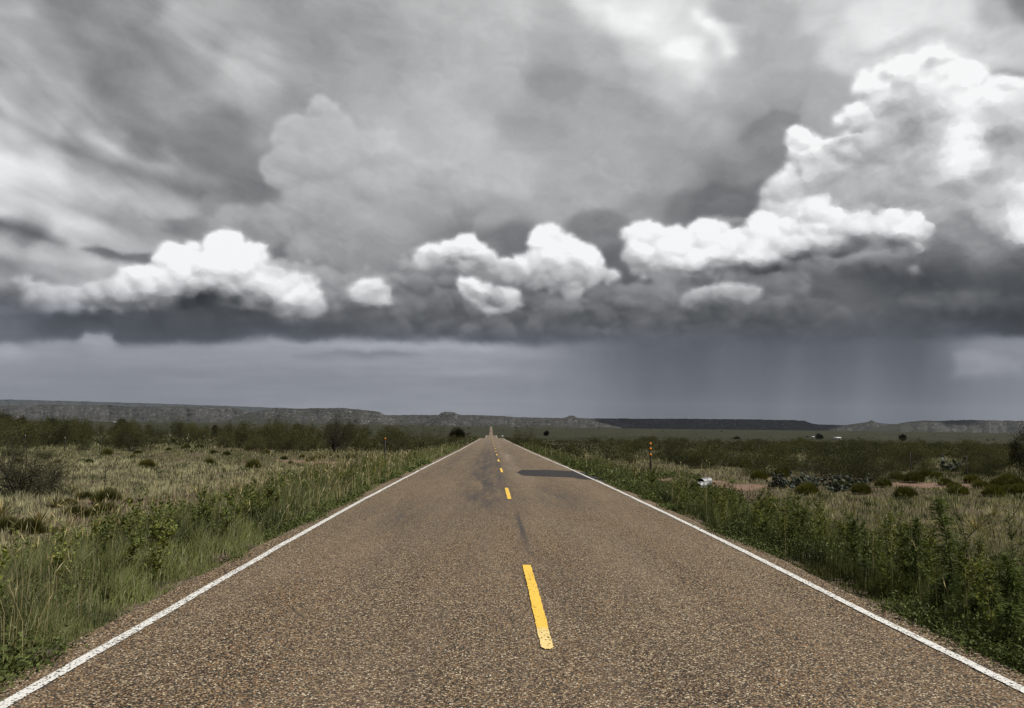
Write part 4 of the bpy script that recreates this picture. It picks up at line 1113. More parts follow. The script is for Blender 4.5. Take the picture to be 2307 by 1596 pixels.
# mesquite belts
LB = 'airy olive mesquite bush in the dark scrub belt left of the road'
RB = 'airy olive mesquite bush in the dark scrub belt right of the road'
protos = [shrub('mesquite_bush', 100+i, 2.3+0.3*(i % 3), 3.4+0.5*(i % 2), 6+i % 3, 7000, (0.10, 0.040), 3, LB, 'bush', 'mesquite bushes of the left scrub belt', spread=0.13) for i in range(6)]
def scatter(n, y0, y1, xf, seed, pw=1.0, mind=2.0):
    rg = np.random.default_rng(seed); out = []
    tries = 0
    while len(out) < n and tries < n*60:
        tries += 1
        y = y0*(y1/y0)**(rg.random()**pw)
        x = xf(rg, y)
        if x is None: continue
        if all((x-a)**2+(y-b)**2 > mind**2*(0.5+y/120) for a, b in out): out.append((x, y))
    return out
def left_x(rg, y):
    lim = y*0.86+6
    x = -rg.uniform(11+y*0.03, lim)
    return x
def right_x(rg, y):
    return rg.uniform(13+y*0.03, y*0.82+8)
k = 0
for x, y in scatter(165, 60, 190, left_x, 41, 1.0, 2.4):
    if fbm(x*0.03, y*0.03, 2, 77) < 0.33: continue
    o = put(protos[k % 6], x, y, s=random.uniform(0.85, 1.35)*(1.0 if y > 75 else 0.8)); k += 1
    relabel(o, LB, 'mesquite bushes of the left scrub belt')
for x, y in scatter(150, 38, 210, right_x, 42, 0.9, 2.6):
    if y < 60 and fbm(x*0.05, y*0.05, 2, 78) < 0.38: continue
    o = put(protos[k % 6], x, y, s=(lambda q: (q*1.15, q*1.15, q*0.78))(random.uniform(0.42, 0.92))); k += 1
    relabel(o, RB, 'mesquite bushes of the right scrub belt')
for px, py, s_ in [(20,1000,.5),(70,1008,.42),(130,1002,.55),(185,1012,.4),(240,1000,.5),(300,1008,.42),(350,1000,.5),(400,996,.5),(455,1000,.45),(505,998,.5),(560,994,.55),(610,998,.4),(640,992,.5),(700,1000,.45),(30,1030,.35),(105,1034,.3),(820,1000,.5),(860,1012,.42),(930,1000,.5),(985,1000,.42),(1420,1040,.4),(1480,1034,.45),(1330,1020,.4),(1700,1060,.35),(1760,1048,.4),(1290,1012,.42),(790,1030,.35),(730,1012,.4)]:
    x, y, z = G(px, py+4)
    o = put(protos[k % 6], x, y, s=(s_*1.1, s_*1.1, s_*random.uniform(.6, .9))); k += 1
    relabel(o, 'low scrubby mesquite scattered in the grass on the %s' % ('left' if px < 1100 else 'right'), 'low scrub in the grass, %s' % ('left' if px < 1100 else 'right'))
# roadside bushes closing in on the far road
for sx in (-1, 1):
    for j in range(13):
        y = 75+j*11+random.uniform(-4, 4)
        o = put(protos[k % 6], RC+sx*random.uniform(6.5, 11.5), y, s=random.uniform(0.30, 0.62)); k += 1
        relabel(o, 'low green bush crowding the %s verge of the far road' % ('left' if sx < 0 else 'right'), 'verge bushes, %s' % ('left' if sx < 0 else 'right'))

# single bushes and trees one can point at:  (pixel x, pixel top, distance, width px)
def sized(px, ptop, yy):
    x, y, z = at_dist(px, ptop, yy)
    return x, y, z-float(H(x, y))
def one(fn, px, ptop, yy, wpx, *a, **kw):
    x, y, h = sized(px, ptop, yy)
    h = max(h, 0.4)
    r = fn(*a, Ht=h, Wd=wpx*yy/FP, **kw)
    r.location = (x, y, float(H(x, y))-0.02)
    return r
bb = one(shrub, 64, 1020, 23.5, 225, 'bare_mesquite', 301, stems=12, nleaf=9000, leaf=(0.040, 0.014), levels=4, r0=0.055, label='wide half-bare mesquite with dark branches at the left edge above the yuccas', spread=0.07, flare=1.3)
one(shrub, 760, 944, 66, 78, 'bare_mesquite', 302, stems=4, nleaf=3600, leaf=(0.09, 0.028), levels=4, r0=0.15, label='thin-leaved small tree with forked bare limbs, left of the yellow marker post', cat='tree', spread=0.14, kids=(2, 4), flare=0.6)
one(shrub, 895, 958, 84, 118, 'mesquite_bush', 303, stems=6, nleaf=6500, leaf=(0.10, 0.035), label='tall spreading mesquite behind the left marker post', spread=0.2)
one(shrub, 966, 962, 96, 78, 'mesquite_bush', 304, stems=6, nleaf=5000, leaf=(0.10, 0.035), label='mesquite just left of the dense round dark tree near the road', spread=0.2)
one(shrub, 1180, 967, 120, 60, 'mesquite_bush', 305, stems=6, nleaf=5000, leaf=(0.12, 0.04), label='first tall green bush right of where the road dips', spread=0.25)
one(shrub, 1830, 1018, 37, 88, 'mesquite_bush', 306, stems=5, nleaf=2400, leaf=(0.05, 0.016), levels=4, label='half-bare branching mesquite behind the prickly pear patch', spread=0.10)
one(shrub, 1945, 1006, 36, 150, 'mesquite_bush', 307, stems=9, nleaf=9500, leaf=(0.06, 0.022), label='widest full green mesquite, right of and behind the prickly pear patch', spread=0.14, flare=1.2)
one(shrub, 1640, 1002, 52, 105, 'mesquite_bush', 308, stems=6, nleaf=3400, leaf=(0.07, 0.024), levels=4, label='dark-limbed mesquite between the right marker post and the cactus patch', spread=0.14)
one(shrub, 2050, 1000, 47, 70, 'mesquite_bush', 309, stems=6, nleaf=4500, leaf=(0.07, 0.024), label='upright mesquite right of the widest green one', spread=0.14)
one(shrub, 2292, 966, 39, 62, 'leafy_tree', 310, stems=3, nleaf=5200, leaf=(0.10, 0.055), levels=3, r0=0.05, label='tall dark leafy tree cut by the right edge', cat='tree', spread=0.16, flare=0.45, mleaf=m_jun)
one(shrub, 2210, 1022, 42, 100, 'mesquite_bush', 311, stems=7, nleaf=5200, leaf=(0.07, 0.024), label='dark round bush left of the tall tree at the right edge', spread=0.14)
one(shrub, 1545, 1012, 55, 80, 'mesquite_bush', 312, stems=6, nleaf=4200, leaf=(0.07, 0.024), label='bushy mesquite just right of the tall marker post', spread=0.14)
one(shrub, 1400, 1004, 70, 120, 'mesquite_bush', 313, stems=7, nleaf=5200, leaf=(0.08, 0.03), label='mesquite left of the tall marker post with orange reflectors', spread=0.16)
GJ = 'dense dark round trees on the plain'
J = [(10, 924, 118, 44, 'dense dark tree at the left end of the skyline'), (50, 934, 135, 25, 'small round dark tree second from the left edge'), (115, 937, 130, 40, 'low wide dark tree third from the left edge'),
     (275, 941, 150, 27, 'lone round dark tree against the left mesa'), (484, 955, 240, 12, 'tiny round dark tree right of the lone one on the left'), (673, 952, 190, 28, 'round dark tree left of the bare-limbed tree'),
     (1030, 960.5, 170, 36, 'large dense dark tree left of the far road'), (1231, 970, 520, 12, 'small round dark tree standing alone right of the road'), (2033, 976.5, 560, 17, 'dark round tree on the plain below the pointed butte'),
     (1845, 976, 1350, 17, 'dark tree between the two far white buildings'), (1660, 982, 900, 20, 'flat dark clump on the far plain left of the white buildings')]
for i, (px, pt, yy, wpx, lb) in enumerate(J):
    one(juniper, px, pt, yy, wpx, 'dark_tree', 400+i, n=8000 if wpx > 20 else 2400, label=lb, group=None, leaf=max(0.22, 1.1*yy/682*0.8))
# far dots along the road and the plain, one by one
fj = [juniper('dark_tree', 450+i, 3.0, 4.0, 700, 'tiny dark tree dotting the far plain', 'tiny dark trees on the far plain', leaf=0.7) for i in range(2)]
rg = np.random.default_rng(5)
for i in range(110):
    y = rg.uniform(1450, 3200); x = rg.uniform(-0.75, 0.85)*y
    if abs(x) < 14: x += 30
    if i < 26: x = rg.uniform(-0.13, 0.05)*y + (12 if i % 2 else -25)
    h = float(rg.uniform(0.5, 1.3))
    put(fj[i % 2], x, y, s=(h*1.5, h*1.5, h*0.9))

# rounded shrubs
DL = 'rounded bright green shrub in the tan grass left of the road'
DR = 'rounded green shrub on the red soil flat right of the road'
ds = [dome_shrub(500+i, 0.42, 0.75, 1500, DL, 'rounded shrubs, left') for i in range(3)]
kd = 0
spots = [(660,1125),(535,1108),(245,1110),(190,1120),(150,1132),(290,1130),(235,1152),(240,1128),(60,1195),(10,1190),(100,1195),(170,1160),(560,1010),(600,1018),(640,1030),(680,1026),(720,1028),(740,1022),(760,1026),(700,1034),(655,1040),(620,1004),(470,1040),(330,1048),(300,1028),(240,1020),(90,1025),(420,1005),(450,1004),(530,1006),(380,1010),(310,1018),(480,1018),(510,1022),(200,1040),(130,1040),(40,1040),(570,1052)]
for px, py in spots:
    x, y, z = G(px, py+6)
    q = random.uniform(0.55, 1.25)*(1.1 if y > 25 else .9); o = put(ds[kd % 3], x, y, s=(q*random.uniform(.8, 1.4), q*random.uniform(.8, 1.2), q*random.uniform(.7, 1.1))); kd += 1
    relabel(o, DL, 'rounded shrubs, left')
for px, py in [(2250,1100),(2275,1108),(2130,1090),(2190,1085),(2160,1112),(2240,1116),(2300,1112),(2110,1075),(2085,1072),(2060,1084),(1895,1100),(1990,1095),(1760,1072),(1710,1078),(1820,1112),(2020,1080),(2210,1098),(2150,1100),(1680,1050),(2270,1085),(2290,1092),(1940,1110),(2040,1120)]:
    x, y, z = G(px, py+4)
    o = put(ds[kd % 3], x, y, s=random.uniform(0.9, 1.5)); kd += 1
    relabel(o, DR, 'rounded shrubs, right')
# yuccas
YC = [(235, 1120, 0.62, 0.95, 'pale spiky yucca with a dark flower stalk, left field'), (163, 1108, 0.55, 0.85, 'yucca with a thin stalk between the bare mesquite and the tallest stalk'), (125, 1140, 0.60, 0, 'stalkless yucca low in front of the bare mesquite'),
      (88, 1178, 0.55, 0, 'yucca nearest the lower left of the field'), (0, 1160, 0.62, 0, 'pale yucca cut by the left edge'), (445, 1110, 0.45, 1.0, 'small yucca with the thin branching stalk in mid field'), (330, 1100, 0.40, 0, 'small pale yucca in the open tan grass'),
      (455, 1150, 0.5, 0, 'yucca behind the tall dark weeds left of the road'), (1000, 1018, 0.5, 0, 'far yucca clump beside the left verge'), (2200, 1192, 0.60, 0, 'yucca spreading pale blades right of the tallest weed'), (2240, 1160, 0.5, 0, 'second yucca near the right edge')]
for i, (px, py, s_, stk, lb) in enumerate(YC):
    x, y, z = G(px, py+4)
    r = yucca(600+i, s_*0.95, 120, stk, lb)
    r.location = (x, y, z-0.02)
# prickly pear patch
cg = 'prickly pear clumps of one patch'
cp = [cactus(700+i, 34, 0.30, 'blue-grey prickly pear clump in the dense patch beyond the culverts', cg) for i in range(4)]
for i in range(17):
    px = 1745+i*11.5+random.uniform(-4, 4); py = 1086+random.uniform(-6, 10)+(i*0.5)
    x, y, z = G(px, py+6)
    put(cp[i % 4], x, y, s=random.uniform(0.85, 1.1))
for px, py, s_ in ((2120, 1062, 1.6), (2145, 1063, 1.45), (2010, 1058, 1.2)):
    x, y, z = G(px, py)
    o = put(cp[0], x, y, s=s_); relabel(o, 'tree-like dark prickly pear standing by the right fence', 'tree-like prickly pears by the fence')

# ---------------- roadside weeds
def edge_l(y): return -3.30-0.30*fbm(y*0.8, y*0, 3, 3)-0.25*fbm(y*0.25, y*0, 2, 90)
def edge_r(y): return 4.02+0.30*fbm(y*0.7, y*0+7, 3, 4)+0.25*fbm(y*0.25, y*0, 2, 91)
WL = 'leafy dark green weed with upright shoots on the left verge'
WR = 'leafy green weed tangled on the right verge'
m_weed2 = leaf_mat('dark_weed_foliage', (0.098, 0.128, 0.043), 0.35)
wl = [leafy_weed(800+i, 0.60+0.12*(i % 3), 10+i % 4, (0.066, 0.027), 54, WL, 'leafy weeds, left verge') for i in range(5)]
wr = [leafy_weed(820+i, 0.74+0.1*(i % 3), 13+i % 4, (0.062, 0.024), 64, WR, 'leafy weeds, right verge', splay=0.8, mleaf=m_weed2) for i in range(5)]
rg = np.random.default_rng(19)
k = 0
for i in range(160):
    y = 4.9*(9.5)**(rg.random()**0.9)
    x = float(edge_l(y))-0.30-rg.random()**1.3*2.6-0.04*y*rg.random()
    if i < 34: x, y = -5.3+rg.normal()*0.7, 11.5+rg.normal()*1.8
    o = put(wl[k % 5], x, y, s=rg.uniform(0.75, 1.15)*(1.0 if y < 8 else 1.12)); k += 1
    relabel(o, WL if i >= 34 else 'tall dark leafy weed in the thick stand on the left verge', 'leafy weeds, left verge' if i >= 34 else 'thick weed stand, left verge')
k = 0
for i in range(165):
    y = 5.2*(7.0)**(rg.random()**0.95)
    x = float(edge_r(y))+0.22+rg.random()**1.2*3.0+0.05*y*rg.random()
    g0 = G(1590, 1105)
    if abs(y-g0[1]+3) < 6 and 5.4 < x < 9.5: continue
    if 23 < y < 31 and x < 11: continue
    o = put(wr[k % 5], x, y, s=rg.uniform(0.7, 1.1)); k += 1
    relabel(o, WR, 'leafy weeds, right verge')
# tall plume-like weeds on the right verge
pw = [plume_weed(840+i, 1.0, 'tall plume-like weed packed with narrow leaves, right verge', 'plume weeds, right verge') for i in range(3)]
PW = [(2140, 1130, 5.6, 'tallest plume-like weed, second from the right edge of the verge'), (2055, 1172, 6.3, 'plume-like weed left of the tallest one'), (1920, 1172, 7.3, 'slender plume-like weed in the middle of the right verge'),
      (2110, 1290, 5.0, None), (2180, 1330, 4.8, None), (2010, 1290, 5.6, None), (1965, 1260, 6.2, None), (2240, 1300, 4.9, None), (2270, 1360, 4.5, None), (2200, 1400, 4.55, None), (1860, 1240, 7.0, None), (1780, 1190, 8.6, None), (1975, 1340, 5.4, None), (2290, 1250, 5.3, None), (1680, 1150, 10.5, None), (1720, 1175, 9.4, None)]
for i, (px, pt, yy, lb) in enumerate(PW):
    r_ = ray(px, pt); yy = max(yy, (4.75+0.75*random.random())*r_[1]/r_[0])
    x, y, z = at_dist(px, pt, yy); h = (z-float(H(x, y)))*1.0
    o = put(pw[i % 3], x, y, s=(max(1.25, h*1.15), max(1.25, h*1.15), h), dz=0.02)
    relabel(o, lb or 'short bright plume-like weed crowded on the right verge', None if lb else 'short plume weeds, right verge')
# tall branching bare-topped weeds
bt = [leafy_weed(860+i, 1.0, 13, (0.045, 0.010), 30, 'tall branching weed with bare wiry tops on the right verge', 'wiry weeds, right verge', 'wiry_weed', bare=0.0, splay=0.5) for i in range(3)]
for i, (px, pt, yy) in enumerate([(2010, 1105, 6.6), (1985, 1150, 6.9), (2160, 1098, 5.9), (2130, 1110, 6.1), (1830, 1140, 8.5), (2280, 1130, 5.6), (1900, 1150, 7.8), (2300, 1200, 4.9), (1770, 1120, 10), (1850, 1185, 7.4), (1600, 1120, 14)]):
    r_ = ray(px, pt); yy = max(yy, (5.0+1.0*random.random())*r_[1]/r_[0])
    x, y, z = at_dist(px, pt, yy); h = (z-float(H(x, y)))*1.06
    put(bt[i % 3], x, y, s=h)
# grey dead tufts and a rusty one at the gravel edge
m_dead = leaf_mat('dead_stems', (0.20, 0.17, 0.145), 0.1, trans=0.05)
m_rust = leaf_mat('rusty_stems', (0.24, 0.15, 0.05), 0.1, trans=0.1)
def tuft(seed, s, n, mat, label, name='dead_tuft'):
    rg = np.random.default_rng(seed)
    D = rg.normal(size=(n, 3)); D[:, 2] = np.abs(D[:, 2])*0.8
    P = np.concatenate([rg.normal(size=(n, 2))*s*0.3, np.zeros((n, 1))], 1)+nrm(D)*s*0.2*rg.random((n, 1))
    return tag(link(name, mesh(name, **join([leaves(P, D, s*rg.uniform(0.3, 0.8, n), np.full(n, 0.006), jit(rg, n, a=0.4), rg)])), mat), label, 'dead plant')
for i, (px, py, s_, mt, lb) in enumerate([(500, 1265, 0.20, m_dead, 'grey dead tuft on the gravel edge, left'), (555, 1240, 0.16, m_dead, 'smaller grey tuft beyond the first one'), (455, 1255, 0.20, m_rust, 'rust-yellow dry weed behind the grey tuft'), (510, 1240, 0.16, m_rust, 'small rust-yellow dry weed'),
                                          (100, 1490, 0.14, m_dead, 'grey dead tuft at the lower left gravel'), (250, 1335, 0.13, m_rust, 'rust-orange dry sprig in the green grass'), (2150, 1420, 0.14, m_dead, 'grey dead stems at the right gravel edge'), (1990, 1330, 0.12, m_dead, 'grey dead stems farther up the right gravel edge')]):
    x, y, z = G(px, py)
    tuft(900+i, s_, 420, mt, lb).location = (x, y, z)

# ---------------- grass (uncountable): one object near the road, one for the fields
def tone(x, y, rg):
    """colour of the grass by place: green verges, straw fields, purple-brown strip"""
    n = len(x)
    GREEN = np.array((0.130, 0.145, 0.052)); STRAW = np.array((0.36, 0.335, 0.205)); OLIVE = np.array((0.128, 0.128, 0.062)); PURP = np.array((0.19, 0.13, 0.115)); DARK = np.array((0.060, 0.072, 0.030))
    dl = -x+RC; dr = x-RC
    patch = fbm(x*0.09+5, y*0.06, 3, 51); fine = fbm(x*0.6, y*0.5, 3, 52)
    straw = np.where(x < 0, sst(6.5, 10, dl)*sst(0.36, 0.56, patch+0.25*(fine-0.5))*(1-0.85*sst(36, 52, y)), sst(9, 13, dr)*sst(0.44, 0.60, patch+0.25*(fine-0.5)))
    straw = np.clip(straw+np.where(x > 0, sst(9, 11, x)*(1-sst(21, 26, y))*0.55, 0)+np.where((x < 0), 0.45*sst(7, 10, dl)*sst(14, 20, y)*(1-sst(34, 46, y)), 0), 0, 1)
    away = np.where(x < 0, sst(4.6, 8.0, dl), sst(6.5, 10, dr))
    base = GREEN[None]*(1-away[:, None])+OLIVE[None]*away[:, None]
    base = base*(0.75+0.6*fine[:, None])
    r = rg.random(n)
    mixs = np.clip(straw*(0.35+0.9*r), 0, 1)[:, None]
    c = base*(1-mixs)+STRAW[None]*mixs
    # purple-brown strip along the old track on the left, beyond a mown straw strip
    tr = -(8.6-0.075*(y-22)); s1 = np.exp(-((x-tr)/0.55)**2)*sst(14, 20, y)*(1-sst(60, 75, y)); s2 = np.exp(-((x-tr+1.5)/0.9)**2)*sst(14, 20, y)*(1-sst(60, 75, y))
    c = np.where((rg.random(n) < s1*0.9)[:, None], STRAW[None]*0.95, c)
    c = np.where((rg.random(n) < s2*0.7)[:, None], PURP[None], c)
    tf = vnoise(x*2.3, y*1.7, 83)
    c = np.where(((tf > 0.66) & (rg.random(n) < 0.8))[:, None], DARK[None], c)
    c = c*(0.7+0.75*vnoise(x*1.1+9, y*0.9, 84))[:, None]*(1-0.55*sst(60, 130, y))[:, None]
    c = np.where((rg.random(n) < np.where(x < 0, 0.16, 0.05)*(1-straw))[:, None], STRAW[None]*0.9, c)
    c = c*np.where((x > 0) & (dr < 9), 0.80, 1.0)[:, None]
    return c*(0.82+0.36*rg.random((n, 1)))
def grass(name, n, seed, label, left, y0, y1, hmul=1.0, lod=1.0, xmax=1.0):
    rg = np.random.default_rng(seed)
    y = y0*(y1/y0)**(rg.random(n)**0.92)                   # density falls with distance
    e = edge_l(y) if left else edge_r(y)
    span = (0.80*y+5) if left else (0.74*y+5)
    u = rg.random(n)**1.25
    x = e-u*(span*xmax) if left else e+u*(span*xmax)
    # gather into tufts
    ts = 0.16+0.004*y
    j = vnoise(x/ts, y/ts, seed)
    gx, gy = np.round(x/ts)*ts, np.round(y/ts)*ts
    jx = (vnoise(gx*7.1, gy*3.3, 5)-0.5)*ts; jy = (vnoise(gx*3.7, gy*9.1, 6)-0.5)*ts
    f = 0.55
    x = np.where(rg.random(n) < f, gx+jx+rg.normal(size=n)*ts*0.16, x); y = np.where(rg.random(n) < f, gy+jy+rg.normal(size=n)*ts*0.16, y)
    e = edge_l(y) if left else edge_r(y)
    d = (e-x) if left else (x-e)
    ok = d > 0.0
    tuftn = vnoise(x/(0.35+0.006*y), y/(0.35+0.006*y), 85)
    ok &= (tuftn > 0.30) | (rg.random(n) < 0.35)
    for bx, by, rx, ry in BARE:
        ok &= (((x-bx)/rx)**2+((y-by)/ry)**2 > 0.85+0.5*(fbm(x*1.2, y*1.2, 2, 8)-0.5)) | (rg.random(n) < 0.06)
    tr = -(8.6-0.075*(y-22))
    bald = fbm(x*0.5, y*0.4, 3, 61)
    ok &= (rg.random(n) < 0.35+1.6*sst(0.36, 0.5, bald)) | (d < 2)
    x, y, d = x[ok], y[ok], d[ok]; n = len(x)
    z = H(x, y)-0.01
    verge = np.exp(-((d-1.6)/1.8)**2)*sst(0, 0.5, d)
    hh = (0.11+0.27*verge*(1.0 if left else 0.8)+0.11*fbm(x*0.4, y*0.4, 3, 71)*sst(2, 5, d))*rg.uniform(0.45, 1.4, n)*hmul*(0.45+1.1*tuftn[ok])
    hh = hh*np.clip(0.25+d/0.45, 0.25, 1)
    flat_ = np.exp(-((x+8.6-0.075*(y-22))/0.6)**2)*left
    hh = hh*(1-0.55*flat_)
    dist = np.hypot(x, y)
    w_ = np.maximum(0.0045, 0.00075*dist*lod)*rg.uniform(0.6, 1.3, n)
    lean = rg.uniform(0, 2*PI, n); amt = np.clip(np.abs(rg.normal(size=n))*0.38, 0, 0.95)
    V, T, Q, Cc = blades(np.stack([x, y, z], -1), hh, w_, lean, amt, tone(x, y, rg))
    return tag(link(name, mesh(name, V, tris=T, quads=Q, tint=Cc), m_grass), label, 'grass', kind='stuff')
grass('grass', 290000, 1001, 'green and straw-coloured grass of the left verge and field', True, 3.3, 70)
grass('grass', 210000, 1002, 'green and straw-coloured grass of the right verge and field', False, 3.6, 70)
grass('grass', 90000, 1003, 'thick green grass along the left edge of the road', True, 3.2, 60, 1.15, 1.0, 0.16)
grass('grass', 60000, 1004, 'thick grass along the right edge of the road', False, 3.6, 60, 0.7, 1.0, 0.14)
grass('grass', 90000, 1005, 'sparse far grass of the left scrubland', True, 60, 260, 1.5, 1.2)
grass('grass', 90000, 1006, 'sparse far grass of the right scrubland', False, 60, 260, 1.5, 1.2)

# tall pale seed stalks standing out of the verges
def stalks(n, seed, left, label):
    rg = np.random.default_rng(seed)
    y = 4.4*(60/4.4)**rg.random(n)
    u = rg.random(n)**1.3*(4+0.12*y)
    x = edge_l(y)-0.15-u if left else edge_r(y)+0.15+u
    cl = vnoise(x*0.9, y*0.6, 95); k = cl > 0.42
    x, y = x[k], y[k]; n = len(x)
    hh = rg.uniform(0.45, 0.95, n); lean = rg.uniform(0, 2*PI, n); amt = np.abs(rg.normal(size=n))*0.3
    dist = np.hypot(x, y)
    P = np.stack([x, y, H(x, y)], -1)
    tint = jit(rg, n, (0.26, 0.235, 0.14), 0.3)
    b1 = blades(P, hh, np.maximum(0.0035, 0.0007*dist), lean, amt, tint, 0.4)
    tipp = b1[0].reshape(-1, 5, 3)[:, 4]
    D = tipp-b1[0].reshape(-1, 5, 3)[:, 2]
    b2 = leaves(tipp-nrm(D)*0.10, D, np.full(n, 0.13), np.maximum(0.010, 0.0011*dist), tint*1.15, rg, 0.3)
    return tag(link('seed_grass', mesh('seed_grass', **join([b1, b2])), m_grass), label, 'grass', kind='stuff')
stalks(2600, 3001, True, 'pale seed stalks rising from the left verge')
stalks(500, 3002, False, 'pale seed stalks rising from the right verge')
def low_cover(n, seed, left, label):
    """small broad-leaved ground plants between the grass"""
    rg = np.random.default_rng(seed)
    y = 4.2*(40/4.2)**rg.random(n)
    u = rg.random(n)**1.4*(3.2+0.1*y)
    x = edge_l(y)-u if left else edge_r(y)+u
    k = vnoise(x*1.3+4, y*0.9, 96) > 0.45
    x, y, u = x[k], y[k], u[k]; n = len(x)
    per = 16
    X = np.repeat(x, per)+rg.normal(size=n*per)*0.09; Y = np.repeat(y, per)+rg.normal(size=n*per)*0.09
    top = np.repeat(rg.uniform(0.08, 0.38, n)*np.clip(0.3+u/0.6, 0.3, 1), per)
    Z = H(X, Y)+top*rg.random(n*per)
    D = rg.normal(size=(n*per, 3)); D[:, 2] = np.abs(D[:, 2])*0.5+0.15
    s_ = np.repeat(np.maximum(0.035, 0.0028*np.hypot(x, y)), per)*rg.uniform(0.6, 1.4, n*per)
    tint = jit(rg, n*per, (0.080, 0.105, 0.037), 0.35)*np.repeat(rg.uniform(0.6, 1.4, n), per)[:, None]
    return tag(link('ground_plants', mesh('ground_plants', **join([leaves(np.stack([X, Y, Z], -1), D, s_, s_*0.5, tint, rg)])), m_grass), label, 'ground cover', kind='stuff')
low_cover(9000, 3003, True, 'low broad-leaved plants filling the left verge')
low_cover(9000, 3004, False, 'low broad-leaved plants filling the right verge')

# ---------------- far brush beyond the countable bushes: one object
def far_brush(n, y0, y1, seed, label, h0=1.6, pw=0.8, per=12, gmin=None):
    rg = np.random.default_rng(seed)
    y = y0*(y1/y0)**(rg.random(n)**pw); x = rg.uniform(-0.82, 0.84, n)*y
    ok = (np.abs(x-RC) > 7.5)
    dens = fbm(x*0.006, y*0.004, 4, seed)
    ok &= rg.random(n) < sst(0.36, 0.62, dens)*0.9+0.1
    x, y = x[ok], y[ok]; n = len(x)
    s = h0*rg.uniform(0.45, 1.15, n)
    X = np.repeat(x, per)+rg.normal(size=n*per)*np.repeat(s, per)*0.50
    Y = np.repeat(y, per)+rg.normal(size=n*per)*np.repeat(s, per)*0.50
    Z = H(X, Y)+np.repeat(s, per)*rg.random(n*per)**0.8*0.8
    D = rg.normal(size=(n*per, 3)); D[:, 2] = np.abs(D[:, 2])+0.4
    L = np.repeat(s, per)*0.42*rg.uniform(0.6, 1.2, n*per)
    tint = jit(rg, n*per, (1, 1, 1), 0.3)*np.repeat(rg.uniform(0.5, 1.3, n), per)[:, None]
    return tag(link('brush', mesh('brush', **join([leaves(np.stack([X, Y, Z], -1), D, L, L*0.55, tint, rg)])), m_mesq), label, 'brush', kind='stuff')
far_brush(5200, 70, 480, 2001, 'low olive brush filling the scrubland between the bushes', 0.85, 0.8, 14)
far_brush(9000, 420, 3000, 2002, 'dark dotted brush over the open plain below the mesas', 1.5, 0.8, 7)
# ------------------------------------------------------------------ built things
def prism(parts, A, B, ra, rb=None, sides=8): parts.append(tubes([A], [B], [ra], [ra if rb is None else rb], sides))
def capdisc(c, nrm_, r, th, sides=16):
    """solid disc facing nrm_"""
    c = np.array(c, float); d = np.array(nrm_, float); d /= np.linalg.norm(d)
    s = np.cross(d, [0, 0, 1.0]); s /= np.linalg.norm(s); t_ = np.cross(d, s)
    a = np.arange(sides)*2*PI/sides
    ring = np.cos(a)[:, None]*s+np.sin(a)[:, None]*t_
    V = np.concatenate([c+ring*r*0.92-d*th/2, c+ring*r-d*th*0.1, c+ring*r*0.92+d*th/2, [c-d*th/2], [c+d*th*0.8]])
    T, Q = [], []
    for i in range(sides):
        j = (i+1) % sides
        Q += [[i, j, sides+j, sides+i], [sides+i, sides+j, 2*sides+j, 2*sides+i]]
        T += [[3*sides, j, i], [3*sides+1, 2*sides+i, 2*sides+j]]
    return V, np.array(T), np.array(Q), np.ones((len(V), 3))
def boxp(x0, y0, z0, x1, y1, z1):
    V = np.array([[x0,y0,z0],[x1,y0,z0],[x1,y1,z0],[x0,y1,z0],[x0,y0,z1],[x1,y0,z1],[x1,y1,z1],[x0,y1,z1]], float)
    return V, None, np.array([[0,3,2,1],[4,5,6,7],[0,1,5,4],[1,2,6,5],[2,3,7,6],[3,0,4,7]]), np.ones((8, 3))
m_post = plain('weathered_steel_post', (0.035, 0.032, 0.030), 0.7, 0.3, 0.4, 30)
m_white_tip = plain('white_painted_tip', (0.36, 0.35, 0.32), 0.7, 0, 0.2, 60)
m_amber = plain('amber_reflector', (0.80, 0.26, 0.015), 0.25, 0, 0.2, 90)
m_rim = plain('rusty_rim', (0.10, 0.055, 0.03), 0.8, 0.2, 0.4, 60)
def channel_post(h, w=0.075, d=0.035):
    """U-channel steel post"""
    ps = [boxp(-w/2, -0.003, -0.3, w/2, 0.003, h), boxp(-w/2, 0.0, -0.3, -w/2+0.006, d, h), boxp(w/2-0.006, 0.0, -0.3, w/2, d, h), boxp(-w/2-0.012, d-0.002, -0.3, -w/2+0.004, d+0.004, h), boxp(w/2-0.004, d-0.002, -0.3, w/2+0.012, d+0.004, h)]
    return join(ps)
def marker_post(px, pbase, ptop, ndisc, label, r=0.05, gaps=None):
    x, y, z = G(px, pbase)
    _, _, zt = at_dist(px, ptop, y)
    h = zt-z
    root = empty('marker_post', (x, y, z))
    link('post', mesh('marker_post', **channel_post(h, 0.07)), m_post, root)
    for k in range(ndisc):
        zz = h-r*0.8-(gaps[k] if gaps else 0)
        o = link('reflector', mesh('reflector', **join([capdisc((0, -0.022, zz), (0, -1, 0), r, 0.02)]), smooth=False), m_amber, root)
        link('rim', mesh('reflector_rim', **join([capdisc((0, -0.010, zz), (0, -1, 0), r*1.12, 0.012)])), m_rim, o)
    return tag(root, label, 'marker post')
marker_post(1466, 1078, 998, 3, 'tall roadside marker post with three amber reflectors, right side', 0.066, [0, .28, .60])
marker_post(866, 1049, 987, 1, 'thin roadside marker post with one amber reflector, left side', 0.06, [0])
